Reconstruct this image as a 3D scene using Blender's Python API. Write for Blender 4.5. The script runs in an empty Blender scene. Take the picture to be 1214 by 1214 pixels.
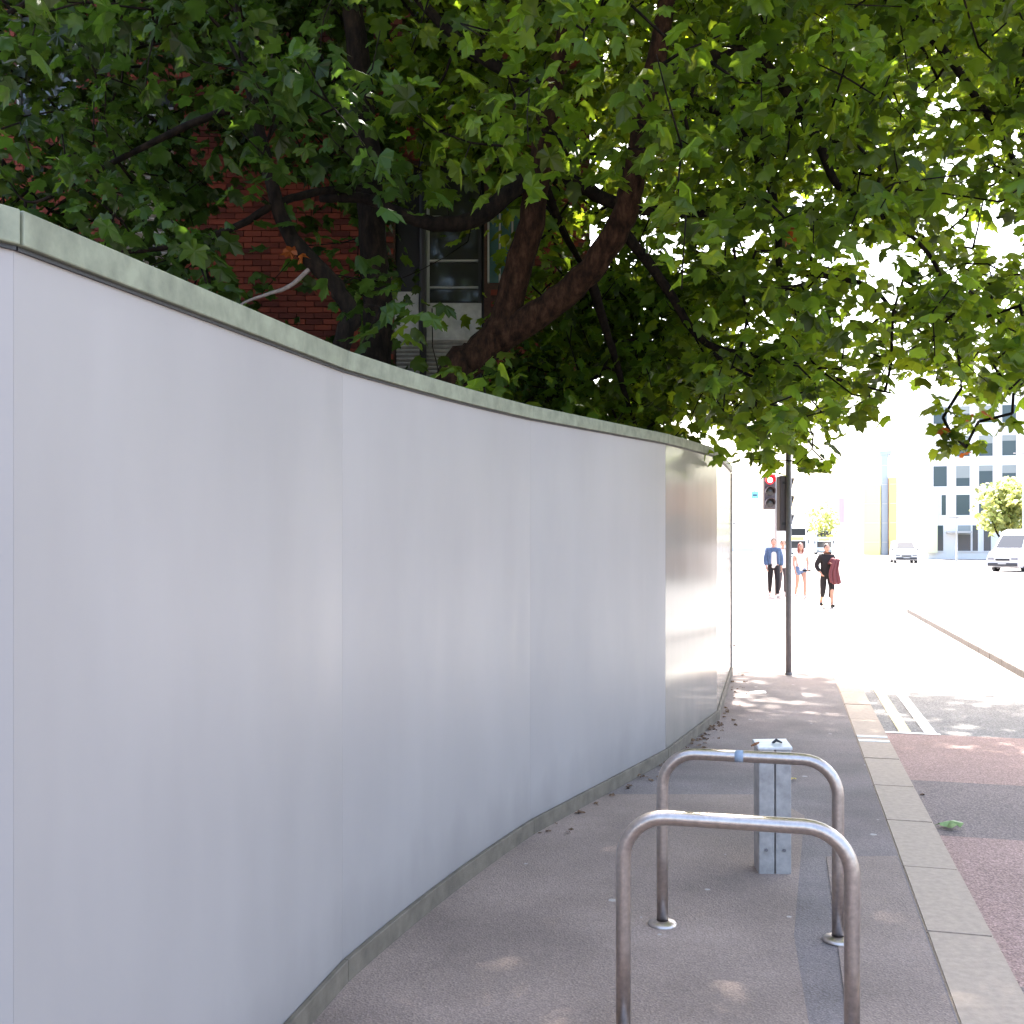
import bpy, bmesh, math, random
import numpy as np
from mathutils import Vector, Matrix, Quaternion
R = math.radians
random.seed(7)
rng = np.random.default_rng(11)
sc = bpy.context.scene
col = sc.collection

# ------------------------------------------------------------------ camera
F = 1250.0                       # focal length in photograph pixels (1214 wide)
CX, HY, H = 607.0, 645.0, 1.6    # centre column, horizon row, eye height
cam_d = bpy.data.cameras.new('camera')
cam = bpy.data.objects.new('camera', cam_d); col.objects.link(cam)
cam.location = (0, 0, H); cam.rotation_euler = (R(90), 0, 0)
cam_d.sensor_width = 36; cam_d.lens = 36 * F / 1214
cam_d.shift_y = (HY - 607) / 1214
cam_d.clip_start = 0.05; cam_d.clip_end = 5000
sc.camera = cam

# ------------------------------------------------------------------ world, sun, exposure
SUN_AZ, SUN_EL = R(11), R(56)    # azimuth to the right of the viewing axis, elevation
w = bpy.data.worlds.new('World'); sc.world = w; w.use_nodes = True
nt = w.node_tree; nt.nodes.clear()
sky = nt.nodes.new('ShaderNodeTexSky'); sky.sky_type = 'NISHITA'; sky.sun_disc = False
sky.sun_elevation = SUN_EL; sky.sun_rotation = SUN_AZ
sky.air_density = 1.0; sky.dust_density = 5.0; sky.ozone_density = 1.0
bg = nt.nodes.new('ShaderNodeBackground'); bg.inputs['Strength'].default_value = 0.15
wo = nt.nodes.new('ShaderNodeOutputWorld')
nt.links.new(sky.outputs[0], bg.inputs[0]); nt.links.new(bg.outputs[0], wo.inputs[0])
sun_d = bpy.data.lights.new('sun', 'SUN'); sun_d.energy = 5.0; sun_d.angle = R(0.8); sun_d.color = (1, .95, .87)
sun = bpy.data.objects.new('sun', sun_d); col.objects.link(sun)
sdir = Vector((math.sin(SUN_AZ) * math.cos(SUN_EL), math.cos(SUN_AZ) * math.cos(SUN_EL), math.sin(SUN_EL)))
sun.rotation_euler = sdir.to_track_quat('Z', 'Y').to_euler()
sun.location = sdir * 60
sc.view_settings.view_transform = 'Standard'; sc.view_settings.look = 'None'
sc.view_settings.gamma = 1; sc.view_settings.exposure = 2.65
sc.render.engine = 'CYCLES'
sc.cycles.max_bounces = 8; sc.cycles.transparent_max_bounces = 8
sc.cycles.use_denoising = True
sc.cycles.sample_clamp_indirect = 6

# ------------------------------------------------------------------ helpers
TH = math.atan(0.26)             # the street runs 14.6 degrees to the right of the view
SV = Vector((math.sin(TH), math.cos(TH), 0)); NV = Vector((math.cos(TH), -math.sin(TH), 0))
ROADZ = -0.1
def sn(s, n, z=0.0): return SV * s + NV * n + Vector((0, 0, z))
def at(px, py, Y): return Vector(((px - CX) / F * Y, Y, H - (py - HY) / F * Y))
def ground(px, py, z=0.0):
    Y = (H - z) * F / (py - HY)
    return Vector(((px - CX) / F * Y, Y, z))
def proj(p): return (CX + p[0] / p[1] * F, HY - (p[2] - H) / p[1] * F)

class MB:
    def __init__(self): self.v, self.f, self.m = [], [], []
    def add(self, vs, fs, mi=0):
        b = len(self.v); self.v += [tuple(v) for v in vs]
        self.f += [tuple(b + i for i in f) for f in fs]; self.m += [mi] * len(fs)
    def box(self, c, s, rz=0.0, mi=0, axes=None):
        c = Vector(c)
        if axes is None:
            X, Y, Z = Vector((math.cos(rz), math.sin(rz), 0)), Vector((-math.sin(rz), math.cos(rz), 0)), Vector((0, 0, 1))
        else: X, Y, Z = axes
        vs = [c + X * (sx * s[0] / 2) + Y * (sy * s[1] / 2) + Z * (sz * s[2] / 2) for sz in (-1, 1) for sy in (-1, 1) for sx in (-1, 1)]
        self.add(vs, [(0, 2, 3, 1), (4, 5, 7, 6), (0, 1, 5, 4), (2, 6, 7, 3), (0, 4, 6, 2), (1, 3, 7, 5)], mi)
    def prism(self, pts, z0, z1, mi=0):
        n = len(pts)
        a = sum(pts[i][0] * pts[(i + 1) % n][1] - pts[(i + 1) % n][0] * pts[i][1] for i in range(n))
        if a < 0: pts = list(reversed(pts))
        vs = [(p[0], p[1], z0) for p in pts] + [(p[0], p[1], z1) for p in pts]
        self.add(vs, [tuple(range(n, 2 * n)), tuple(reversed(range(n)))] + [(i, (i + 1) % n, n + (i + 1) % n, n + i) for i in range(n)], mi)
    def tube(self, pts, radii, seg=8, cap=True, mi=0):
        pts = [Vector(p) for p in pts]; n = len(pts)
        if not hasattr(radii, '__len__'): radii = [radii] * n
        t = (pts[1] - pts[0]).normalized()
        u = t.orthogonal().normalized(); vs = []
        for i in range(n):
            t2 = (pts[min(i + 1, n - 1)] - pts[max(i - 1, 0)]).normalized()
            q = t.rotation_difference(t2); u = q @ u; t = t2
            u = (u - t * u.dot(t)).normalized(); b = t.cross(u)
            for k in range(seg):
                a = 2 * math.pi * k / seg
                vs.append(pts[i] + (u * math.cos(a) + b * math.sin(a)) * radii[i])
        fs = [(i * seg + k, i * seg + (k + 1) % seg, (i + 1) * seg + (k + 1) % seg, (i + 1) * seg + k) for i in range(n - 1) for k in range(seg)]
        if cap: fs += [tuple(reversed(range(seg))), tuple(range((n - 1) * seg, n * seg))]
        self.add(vs, fs, mi)
    def cyl(self, a, b, r, seg=12, mi=0): self.tube([a, b], r, seg, True, mi)
    def lathe(self, prof, c=(0, 0, 0), seg=16, mi=0):
        vs = [(c[0] + r * math.cos(2 * math.pi * k / seg), c[1] + r * math.sin(2 * math.pi * k / seg), c[2] + z) for r, z in prof for k in range(seg)]
        fs = [(i * seg + k, i * seg + (k + 1) % seg, (i + 1) * seg + (k + 1) % seg, (i + 1) * seg + k) for i in range(len(prof) - 1) for k in range(seg)]
        self.add(vs, fs, mi)
    def mesh(self, name):
        me = bpy.data.meshes.new(name); me.from_pydata(self.v, [], self.f); me.update(); return me
    def build(self, name, mat, parent=None, smooth=False, bevel=0, auto=False):
        me = self.mesh(name)
        o = bpy.data.objects.new(name, me); col.objects.link(o)
        for m in (mat if isinstance(mat, (list, tuple)) else [mat]): me.materials.append(m)
        if max(self.m, default=0): me.polygons.foreach_set('material_index', self.m)
        if smooth: me.polygons.foreach_set('use_smooth', [True] * len(me.polygons))
        if parent: o.parent = parent
        if bevel:
            b = o.modifiers.new('bevel', 'BEVEL'); b.width = bevel; b.segments = 2; b.limit_method = 'ANGLE'; b.angle_limit = R(40)
        return o

def tag(o, label=None, cat=None, group=None, kind=None):
    if label: o['label'] = label
    if cat: o['category'] = cat
    if group: o['group'] = group
    if kind: o['kind'] = kind
    return o
def empty(name, loc=(0, 0, 0), rz=0.0, parent=None):
    o = bpy.data.objects.new(name, None); col.objects.link(o)
    o.location = loc; o.rotation_euler = (0, 0, rz); o.empty_display_size = .1
    if parent: o.parent = parent
    return o
def inst(name, me, parent, loc=(0, 0, 0), rot=(0, 0, 0), scale=(1, 1, 1)):
    o = bpy.data.objects.new(name, me); col.objects.link(o); o.parent = parent
    o.location = loc; o.rotation_euler = rot; o.scale = scale; return o
def copy_tree(o, parent=None):
    c = o.copy(); col.objects.link(c); c.parent = parent
    for ch in list(o.children): copy_tree(ch, c)
    return c

# ------------------------------------------------------------------ materials
def mat(name, color, rough=.6, metal=0.0, spec=.5, noise=None, bump=None, coat=0, emis=None):
    """noise = (scale, amount, detail[, stretch]); bump = (scale, strength, distance[, stretch])"""
    m = bpy.data.materials.new(name); m.use_nodes = True
    t = m.node_tree; p = t.nodes['Principled BSDF']
    p.inputs['Base Color'].default_value = (*color, 1); p.inputs['Roughness'].default_value = rough
    p.inputs['Metallic'].default_value = metal; p.inputs['Specular IOR Level'].default_value = spec
    p.inputs['Coat Weight'].default_value = coat
    if emis:
        p.inputs['Emission Color'].default_value = (*emis[:3], 1); p.inputs['Emission Strength'].default_value = emis[3]
    if noise or bump:
        tc = t.nodes.new('ShaderNodeTexCoord')
        geo = t.nodes.new('ShaderNodeNewGeometry')
    def tex(scale, detail, stretch):
        mp = t.nodes.new('ShaderNodeMapping'); mp.inputs['Scale'].default_value = stretch
        t.links.new(geo.outputs['Position'], mp.inputs[0])
        n = t.nodes.new('ShaderNodeTexNoise'); n.inputs['Scale'].default_value = scale; n.inputs['Detail'].default_value = detail
        n.inputs['Roughness'].default_value = .6
        t.links.new(mp.outputs[0], n.inputs['Vector']); return n
    if noise:
        n = tex(noise[0], noise[2], noise[3] if len(noise) > 3 else (1, 1, 1))
        r = t.nodes.new('ShaderNodeMapRange'); r.inputs['From Min'].default_value = .3; r.inputs['From Max'].default_value = .7
        r.inputs['To Min'].default_value = 1 - noise[1]; r.inputs['To Max'].default_value = 1 + noise[1]
        t.links.new(n.outputs[0], r.inputs[0])
        hs = t.nodes.new('ShaderNodeVectorMath'); hs.operation = 'SCALE'
        hs.inputs[0].default_value = color
        t.links.new(r.outputs[0], hs.inputs['Scale']); t.links.new(hs.outputs[0], p.inputs['Base Color'])
    if bump:
        n = tex(bump[0], 4, bump[3] if len(bump) > 3 else (1, 1, 1))
        b = t.nodes.new('ShaderNodeBump'); b.inputs['Strength'].default_value = bump[1]; b.inputs['Distance'].default_value = bump[2]
        t.links.new(n.outputs[0], b.inputs['Height']); t.links.new(b.outputs[0], p.inputs['Normal'])
    return m

def asphalt(name, c, grain=.35, big=.14, speck=0.0, gscale=170, bumpd=.004, tint=None):
    m = bpy.data.materials.new(name); m.use_nodes = True
    t = m.node_tree; L = t.links; p = t.nodes['Principled BSDF']
    p.inputs['Roughness'].default_value = .85; p.inputs['Specular IOR Level'].default_value = .35
    geo = t.nodes.new('ShaderNodeNewGeometry')
    def noise(sc_, det): 
        n = t.nodes.new('ShaderNodeTexNoise'); n.inputs['Scale'].default_value = sc_; n.inputs['Detail'].default_value = det
        L.new(geo.outputs['Position'], n.inputs['Vector']); return n
    n1, n2 = noise(gscale, 2), noise(1.3, 6)
    vor = t.nodes.new('ShaderNodeTexVoronoi'); vor.inputs['Scale'].default_value = gscale * .8
    L.new(geo.outputs['Position'], vor.inputs['Vector'])
    def mr(sock, a, b, lo, hi):
        r = t.nodes.new('ShaderNodeMapRange'); r.inputs[1].default_value = a; r.inputs[2].default_value = b
        r.inputs[3].default_value = lo; r.inputs[4].default_value = hi; L.new(sock, r.inputs[0]); return r.outputs[0]
    def mul(a, b):
        k = t.nodes.new('ShaderNodeMath'); k.operation = 'MULTIPLY'; L.new(a, k.inputs[0]); L.new(b, k.inputs[1]); return k.outputs[0]
    f = mul(mr(n1.outputs[0], .3, .7, 1 - grain, 1 + grain), mr(n2.outputs[0], .3, .7, 1 - big, 1 + big))
    sep = t.nodes.new('ShaderNodeSeparateColor'); L.new(vor.outputs['Color'], sep.inputs[0])
    f = mul(f, mr(sep.outputs[0], 0, 1, 1 - grain * .7, 1 + grain * .7))
    sc1 = t.nodes.new('ShaderNodeVectorMath'); sc1.operation = 'SCALE'; sc1.inputs[0].default_value = c; L.new(f, sc1.inputs['Scale'])
    colr = sc1.outputs[0]
    if tint:
        mx = t.nodes.new('ShaderNodeMix'); mx.data_type = 'RGBA'; mx.blend_type = 'MULTIPLY'
        n3 = noise(.55, 3); L.new(mr(n3.outputs[0], .42, .62, 0, 1), mx.inputs[0])
        L.new(colr, mx.inputs[6]); mx.inputs[7].default_value = (*tint, 1); colr = mx.outputs[2]
    if speck:
        v2 = t.nodes.new('ShaderNodeTexVoronoi'); v2.inputs['Scale'].default_value = 5.5; v2.inputs['Randomness'].default_value = 1
        L.new(geo.outputs['Position'], v2.inputs['Vector'])
        s2 = t.nodes.new('ShaderNodeSeparateColor'); L.new(v2.outputs['Color'], s2.inputs[0])
        rad = mr(s2.outputs[1], .5, 1, 0, .12)
        k = t.nodes.new('ShaderNodeMath'); k.operation = 'LESS_THAN'; L.new(v2.outputs['Distance'], k.inputs[0]); L.new(rad, k.inputs[1])
        k2 = t.nodes.new('ShaderNodeMath'); k2.operation = 'MULTIPLY'; k2.inputs[1].default_value = speck; L.new(k.outputs[0], k2.inputs[0])
        mx = t.nodes.new('ShaderNodeMix'); mx.data_type = 'RGBA'; L.new(k2.outputs[0], mx.inputs[0]); L.new(colr, mx.inputs[6])
        mx.inputs[7].default_value = (.5, .46, .44, 1); colr = mx.outputs[2]
    L.new(colr, p.inputs['Base Color'])
    b = t.nodes.new('ShaderNodeBump'); b.inputs['Strength'].default_value = .6; b.inputs['Distance'].default_value = bumpd
    L.new(vor.outputs['Distance'], b.inputs['Height']); L.new(b.outputs[0], p.inputs['Normal'])
    return m

def leaf_mat(name, base, trans, tw=.5, vary=.45):
    m = bpy.data.materials.new(name); m.use_nodes = True
    t = m.node_tree; L = t.links; p = t.nodes['Principled BSDF']
    p.inputs['Roughness'].default_value = .45; p.inputs['Specular IOR Level'].default_value = .35
    geo = t.nodes.new('ShaderNodeNewGeometry')
    oi = t.nodes.new('ShaderNodeObjectInfo')
    ad = t.nodes.new('ShaderNodeMath'); ad.operation = 'ADD'; L.new(geo.outputs['Random Per Island'], ad.inputs[0]); L.new(oi.outputs['Random'], ad.inputs[1])
    fr = t.nodes.new('ShaderNodeMath'); fr.operation = 'FRACT'; L.new(ad.outputs[0], fr.inputs[0])
    mr = t.nodes.new('ShaderNodeMapRange'); mr.inputs[3].default_value = 1 - vary; mr.inputs[4].default_value = 1 + vary
    L.new(fr.outputs[0], mr.inputs[0])
    tr = t.nodes.new('ShaderNodeBsdfTranslucent')
    wn = t.nodes.new('ShaderNodeTexWhiteNoise'); wn.noise_dimensions = '1D'; L.new(fr.outputs[0], wn.inputs['W'])
    hr = t.nodes.new('ShaderNodeMapRange'); hr.inputs[1].default_value = .45; hr.inputs[2].default_value = 1; L.new(wn.outputs[0], hr.inputs[0])
    hue = hr.outputs[0]
    for sock, c in ((p.inputs['Base Color'], base), (tr.inputs[0], trans)):
        s = t.nodes.new('ShaderNodeVectorMath'); s.operation = 'SCALE'
        mc = t.nodes.new('ShaderNodeMix'); mc.data_type = 'RGBA'; L.new(hue, mc.inputs[0])
        mc.inputs[6].default_value = (*c, 1); mc.inputs[7].default_value = (c[0] * 1.4, c[1] * 1.15, c[2] * 1.1, 1)
        L.new(mc.outputs[2], s.inputs[0])
        L.new(mr.outputs[0], s.inputs['Scale']); L.new(s.outputs[0], sock)
    mx = t.nodes.new('ShaderNodeMixShader'); mx.inputs[0].default_value = tw
    L.new(p.outputs[0], mx.inputs[1]); L.new(tr.outputs[0], mx.inputs[2])
    L.new(mx.outputs[0], t.nodes['Material Output'].inputs[0])
    return m

def hoarding_mat(name, c, spec, r0, r1):
    m = mat(name, c, rough=r0, spec=spec)
    t = m.node_tree; L = t.links; p = t.nodes['Principled BSDF']
    geo = t.nodes.new('ShaderNodeNewGeometry')
    def n(scale, st, det=3):
        mp = t.nodes.new('ShaderNodeMapping'); mp.inputs['Scale'].default_value = st; L.new(geo.outputs['Position'], mp.inputs[0])
        x = t.nodes.new('ShaderNodeTexNoise'); x.inputs['Scale'].default_value = scale; x.inputs['Detail'].default_value = det
        L.new(mp.outputs[0], x.inputs[0]); return x.outputs[0]
    grime = n(2.2, (1, 1, .35), 5); streak = n(7, (1, 1, .05), 2)
    def mr(sock, a, bb, lo, hi):
        r = t.nodes.new('ShaderNodeMapRange'); r.inputs[1].default_value = a; r.inputs[2].default_value = bb
        r.inputs[3].default_value = lo; r.inputs[4].default_value = hi; L.new(sock, r.inputs[0]); return r.outputs[0]
    k = t.nodes.new('ShaderNodeMath'); k.operation = 'MULTIPLY'
    L.new(mr(grime, .3, .7, .94, 1.05), k.inputs[0]); L.new(mr(streak, .3, .7, .988, 1.012), k.inputs[1])
    sx = t.nodes.new('ShaderNodeSeparateXYZ'); L.new(geo.outputs['Position'], sx.inputs[0])
    # splash dirt just above the skirting
    dirt = n(5, (1, 1, .5), 5)
    hgt = t.nodes.new('ShaderNodeMath'); hgt.operation = 'MULTIPLY_ADD'; L.new(dirt, hgt.inputs[0]); hgt.inputs[1].default_value = -.45; L.new(sx.outputs[2], hgt.inputs[2])
    dm = mr(hgt.outputs[0], -.16, .12, .84, 1.0)
    k2 = t.nodes.new('ShaderNodeMath'); k2.operation = 'MULTIPLY'; L.new(k.outputs[0], k2.inputs[0]); L.new(dm, k2.inputs[1])
    s = t.nodes.new('ShaderNodeVectorMath'); s.operation = 'SCALE'; s.inputs[0].default_value = c
    L.new(k2.outputs[0], s.inputs['Scale']); L.new(s.outputs[0], p.inputs['Base Color'])
    L.new(mr(streak, .3, .7, r0, r1), p.inputs['Roughness'])
    return m

def brick_mat():
    m = mat('red_brick', (.26, .055, .03), rough=.85, bump=(90, .4, .003))
    t = m.node_tree; L = t.links; p = t.nodes['Principled BSDF']
    oi = t.nodes.new('ShaderNodeObjectInfo'); geo = t.nodes.new('ShaderNodeNewGeometry')
    ad = t.nodes.new('ShaderNodeMath'); L.new(geo.outputs['Random Per Island'], ad.inputs[0]); L.new(oi.outputs['Random'], ad.inputs[1])
    fr = t.nodes.new('ShaderNodeMath'); fr.operation = 'FRACT'; L.new(ad.outputs[0], fr.inputs[0])
    cr = t.nodes.new('ShaderNodeValToRGB'); e = cr.color_ramp.elements
    e[0].color = (.10, .018, .011, 1); e[1].color = (.28, .055, .027, 1)
    L.new(fr.outputs[0], cr.inputs[0]); L.new(cr.outputs[0], p.inputs['Base Color'])
    return m

def bark_mat(name, c, c2):
    m = mat(name, c, .95, spec=.15, bump=(30, .7, .02, (1, 1, .3)))
    t = m.node_tree; L = t.links; p = t.nodes['Principled BSDF']
    geo = t.nodes.new('ShaderNodeNewGeometry'); mp = t.nodes.new('ShaderNodeMapping'); mp.inputs['Scale'].default_value = (1, 1, .4)
    L.new(geo.outputs['Position'], mp.inputs[0]); n = t.nodes.new('ShaderNodeTexNoise'); n.inputs['Scale'].default_value = 16; n.inputs['Detail'].default_value = 8; n.inputs['Roughness'].default_value = .7
    L.new(mp.outputs[0], n.inputs[0]); cr = t.nodes.new('ShaderNodeValToRGB'); e = cr.color_ramp.elements
    e[0].position = .38; e[0].color = (c[0] * .3, c[1] * .3, c[2] * .3, 1); e[1].position = .7; e[1].color = (*c2, 1); x = cr.color_ramp.elements.new(.52); x.color = (*c, 1)
    L.new(n.outputs[0], cr.inputs[0]); L.new(cr.outputs[0], p.inputs['Base Color']); return m

M = dict(
    panel=hoarding_mat('hoarding_panel', (.36, .332, .322), .26, .34, .44),
    panelgloss=hoarding_mat('glossy_hoarding_panel', (.33, .30, .265), .23, .11, .17),
    cap=mat('sage_capping', (.20, .212, .148), .55, noise=(14, .3, 7), bump=(60, .2, .002)),
    skirt=mat('weathered_timber', (.15, .125, .095), .8, noise=(9, .3, 5), bump=(50, .4, .003, (1, 1, 6))),
    pave=asphalt('footway_asphalt', (.205, .172, .165), .24, .3, .7, 150, .003, (1.0, .93, .9)),
    patch=asphalt('footway_patch', (.275, .208, .175), .18, .26, .6, 150, .003, (.95, .95, .97)),
    road=asphalt('road_asphalt', (.20, .19, .185), .45, .12, 0, 95, .006),
    roaddark=asphalt('road_dark_patch', (.225, .175, .162), .35, .12, 0, 120, .005),
    roadred=asphalt('road_red_surface', (.36, .235, .205), .35, .12, 0, 120, .005),
    ground=asphalt('far_ground', (.27, .26, .25), .3, .1, 0, 40, .004),
    kerb=mat('kerb_concrete', (.43, .33, .255), .8, noise=(28, .13, 8), bump=(140, .3, .003)),
    kerbdark=mat('dark_kerb', (.17, .15, .14), .85, noise=(20, .25, 6), bump=(100, .3, .003)),
    yellow=mat('line_yellow', (.72, .62, .30), .7, noise=(40, .22, 6)),
    white=mat('line_white', (.74, .74, .72), .7, noise=(40, .15, 6)),
    steel=mat('brushed_stainless', (.50, .44, .41), .35, 1.0, noise=(55, .16, 5), bump=(120, .12, .001)),
    galv=mat('galvanised_plate', (.40, .375, .36), .5, .3, noise=(18, .25, 6)),
    galvtop=mat('pale_metal_top', (.72, .72, .72), .35, .2, noise=(20, .15, 5)),
    rust=mat('rust', (.22, .09, .04), .9),
    pole=mat('pole_grey', (.19, .175, .18), .5, .2, noise=(12, .15, 5)),
    black=mat('black_housing', (.02, .02, .022), .5),
    housing=mat('signal_housing', (.085, .07, .078), .55),
    redlamp=mat('red_lamp', (.6, .05, .04), .3, emis=(1, .35, .32, 1.6)),
    redlens=mat('red_lens', (.5, .02, .03), .3, emis=(1, .015, .035, .22)),
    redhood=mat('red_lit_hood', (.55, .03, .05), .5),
    dlens=mat('dark_lens', (.03, .028, .03), .15),
    bark=bark_mat('bark', (.026, .012, .006), (.06, .03, .017)),
    barkdark=bark_mat('dark_bark', (.010, .007, .005), (.025, .016, .01)),
    twigpale=mat('pale_dead_bark', (.20, .16, .14), .85, noise=(25, .3, 6)),
    leaf=leaf_mat('leaf_green', (.04, .084, .009), (.25, .365, .018), .5, .6),
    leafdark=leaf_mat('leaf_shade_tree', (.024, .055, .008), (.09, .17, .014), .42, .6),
    leafpale=leaf_mat('leaf_pale_street_tree', (.20, .25, .08), (.4, .45, .14), .5),
    leafred=leaf_mat('leaf_dead', (.30, .09, .02), (.45, .12, .02), .4),
    fallgreen=mat('fallen_leaf_green', (.27, .36, .14), .5, noise=(30, .2, 3)),
    fallyellow=mat('fallen_leaf_yellow', (.62, .46, .08), .55),
    fallbrown=mat('fallen_leaf_brown', (.16, .09, .05), .8, noise=(40, .3, 3)),
    litter=mat('litter_paper', (.72, .70, .68), .7),
    brick=brick_mat(),
    mortar=mat('mortar', (.10, .055, .04), .95, noise=(30, .2, 5)),
    wallred=mat('plain_brickwork', (.14, .03, .02), .9, noise=(6, .25, 6)),
    stone=mat('pale_stone', (.58, .56, .52), .8, noise=(8, .2, 6), bump=(60, .25, .003)),
    slat=mat('pale_slat', (.40, .38, .34), .75, noise=(11, .22, 5)),
    frame=mat('dark_window_frame', (.02, .02, .022), .5),
    paleframe=mat('pale_window_bar', (.48, .48, .46), .6),
    glassdark=mat('window_glass', (.05, .05, .045), .08, spec=.8),
    glassteal=mat('teal_glass', (.10, .20, .20), .12, spec=.8),
    bwhite=mat('white_render', (.82, .82, .80), .8, noise=(.4, .05, 3)),
    terrace=mat('salmon_brickwork', (.42, .20, .12), .9, noise=(1.5, .2, 6)),
    blind=mat('window_blind', (.30, .33, .32), .8),
    bwin=mat('far_window_glass', (.07, .10, .11), .15, spec=.4),
    byellow=mat('yellow_cladding', (.72, .67, .30), .7),
    bcream=mat('pale_yellow_panel', (.78, .76, .52), .7),
    borange=mat('orange_cladding', (.70, .42, .18), .7),
    bblue=mat('pale_blue_cladding', (.28, .34, .43), .7),
    carwhite=mat('white_car_paint', (.78, .78, .78), .25, coat=.6),
    tyre=mat('tyre', (.02, .02, .02), .85),
    rim=mat('wheel_rim', (.45, .45, .46), .35, .8),
    carglass=mat('car_glass', (.03, .035, .04), .06, spec=.8),
    lamp=mat('headlamp', (.25, .26, .28), .15),
    bumper=mat('bumper_plastic', (.05, .05, .055), .6),
    busblue=mat('pale_blue_bus', (.55, .68, .76), .35, coat=.4),
    busdisp=mat('bus_display', (.5, .45, .08), .5, emis=(.9, .8, .1, .5)),
    skin=mat('skin', (.55, .33, .25), .55),
    denim=mat('denim', (.075, .13, .24), .9, noise=(30, .3, 4), bump=(80, .3, .004)),
    denimlight=mat('denim_shorts', (.14, .22, .40), .9, noise=(30, .3, 4)),
    blackcloth=mat('black_cloth', (.018, .017, .02), .9, bump=(25, .4, .01)),
    greycloth=mat('grey_cloth', (.09, .085, .095), .9, bump=(25, .4, .01)),
    whitecloth=mat('white_cloth', (.75, .74, .73), .9, bump=(25, .4, .01)),
    maroon=mat('maroon_cloth', (.17, .05, .06), .9, bump=(18, .6, .02)),
    hairbrown=mat('brown_hair', (.1, .11, .05), .6, bump=(60, .5, .006, (1, 1, .2))),
    hairred=mat('auburn_hair', (.24, .06, .035), .55, bump=(60, .5, .006, (1, 1, .2))),
    hairfair=mat('fair_hair', (.14, .08, .035), .6, bump=(60, .5, .006, (1, 1, .2))),
    hairdark=mat('dark_hair', (.03, .022, .02), .6, bump=(60, .5, .006, (1, 1, .2))),
    shoewhite=mat('white_shoe', (.7, .7, .7), .6),
    eye=mat('eye', (.03, .02, .02), .3), lip=mat('lip', (.4, .12, .1), .5),
    pink=mat('pink_banner', (.50, .38, .46), .8),
    cyan=mat('cyan_sign', (.22, .62, .68), .6), navy=mat('navy_mark', (.03, .06, .14), .6),
)

# ------------------------------------------------------------------ ground, road, pavement
def quad_sheet(name, s0, s1, n0, n1, z, m, kind='structure'):
    b = MB(); b.add([sn(s0, n0, z), sn(s0, n1, z), sn(s1, n1, z), sn(s1, n0, z)], [(0, 1, 2, 3)])
    return tag(b.build(name, m), kind=kind)
KL, KR, KI = .56, .82, 2.90       # kerb inner edge, kerb outer edge, traffic island kerb
b = MB(); b.add([(-2500, -300, -.112), (2500, -300, -.112), (2500, 4200, -.112), (-2500, 4200, -.112)], [(0, 1, 2, 3)])
tag(b.build('ground', M['ground']), kind='structure')
road = quad_sheet('road', -40, 420, KR - .1, 60, ROADZ, M['road'])
for s0, s1, m, nm in ((8.06, 10.02, 'roadred', 'road_surface_red'), (6.57, 8.06, 'roaddark', 'road_surface_dark'), (4.4, 6.57, 'roadred', 'road_surface_red'), (-12, 4.4, 'roaddark', 'road_surface_dark')):
    quad_sheet(nm, s0, s1, KR - .05, KI, ROADZ + .004, M[m])
b = MB(); b.prism([sn(s, n)[:2] for s, n in ((-30, -45), (-30, KL - .002), (75, KL - .002), (75, -45))], -.2, 0)
pave = tag(b.build('pavement', M['pave']), kind='structure')
# reinstated strips of lighter asphalt
b = MB()
a0, a1 = ground(700, 941), ground(1000, 942)
b.add([(-1.2, 6.75, .004), (1.62, 6.72, .004), (1.72, 6.2, .004), (1.15, 4.3, .004), (.72, 2.2, .004), (-3.0, 2.2, .004)], [(0, 5, 4, 3, 2, 1)])
tag(b.build('pavement_patch', M['patch']), kind='structure')
b = MB(); b.add([sn(1.5, .2, .004), sn(1.5, KL - .01, .004), sn(5.72, KL - .01, .004), sn(5.62, .2, .004)], [(0, 1, 2, 3)])
tag(b.build('pavement_patch', M['patch']), kind='structure')
# kerb of single stones
kerb = tag(empty('kerb'), kind='structure')
km = None
def stone_mesh(L, W, Hh, name):
    bm = bmesh.new(); bmesh.ops.create_cube(bm, size=1)
    bmesh.ops.scale(bm, vec=(W, L, Hh), verts=bm.verts)
    bmesh.ops.bevel(bm, geom=[e for e in bm.edges], offset=.007, segments=2, affect='EDGES')
    me = bpy.data.meshes.new(name); bm.to_mesh(me); bm.free(); return me
km = stone_mesh(.910, KR - KL, .24, 'kerb_stone'); km.materials.append(M['kerb'])
off = 6.02
for i in range(-12, 62):
    s = off + i * .915
    p = sn(s, (KL + KR) / 2, -.12 + .001 + random.uniform(-.002, .002))
    inst('kerb_stone', km, kerb, p, (0, 0, -TH + random.uniform(-.002, .002)))
# painted no-loading bars across the kerb top
for k, s in enumerate((9.02, 9.22)):
    b = MB(); b.box(sn(s, (KL + KR) / 2, .0035), (KR - KL - .02, .075, .004), -TH)
    tag(b.build('kerb_marking', M['white']), kind='structure')
# double lines with their end bar
for n0, m in ((.985, 'yellow'), (1.20, 'white')):
    b = MB(); N = 60
    for i in range(N):
        s0, s1 = 10.08 + i * .5, 10.08 + (i + 1) * .5
        b.add([sn(s0, n0, ROADZ + .008), sn(s0, n0 + .105, ROADZ + .008), sn(s1, n0 + .105, ROADZ + .008), sn(s1, n0, ROADZ + .008)], [(0, 1, 2, 3)])
    tag(b.build('road_line', M[m]), kind='structure')
quad_sheet('road_line', 10.0, 10.076, .86, 1.33, ROADZ + .008, M['white'])
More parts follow.
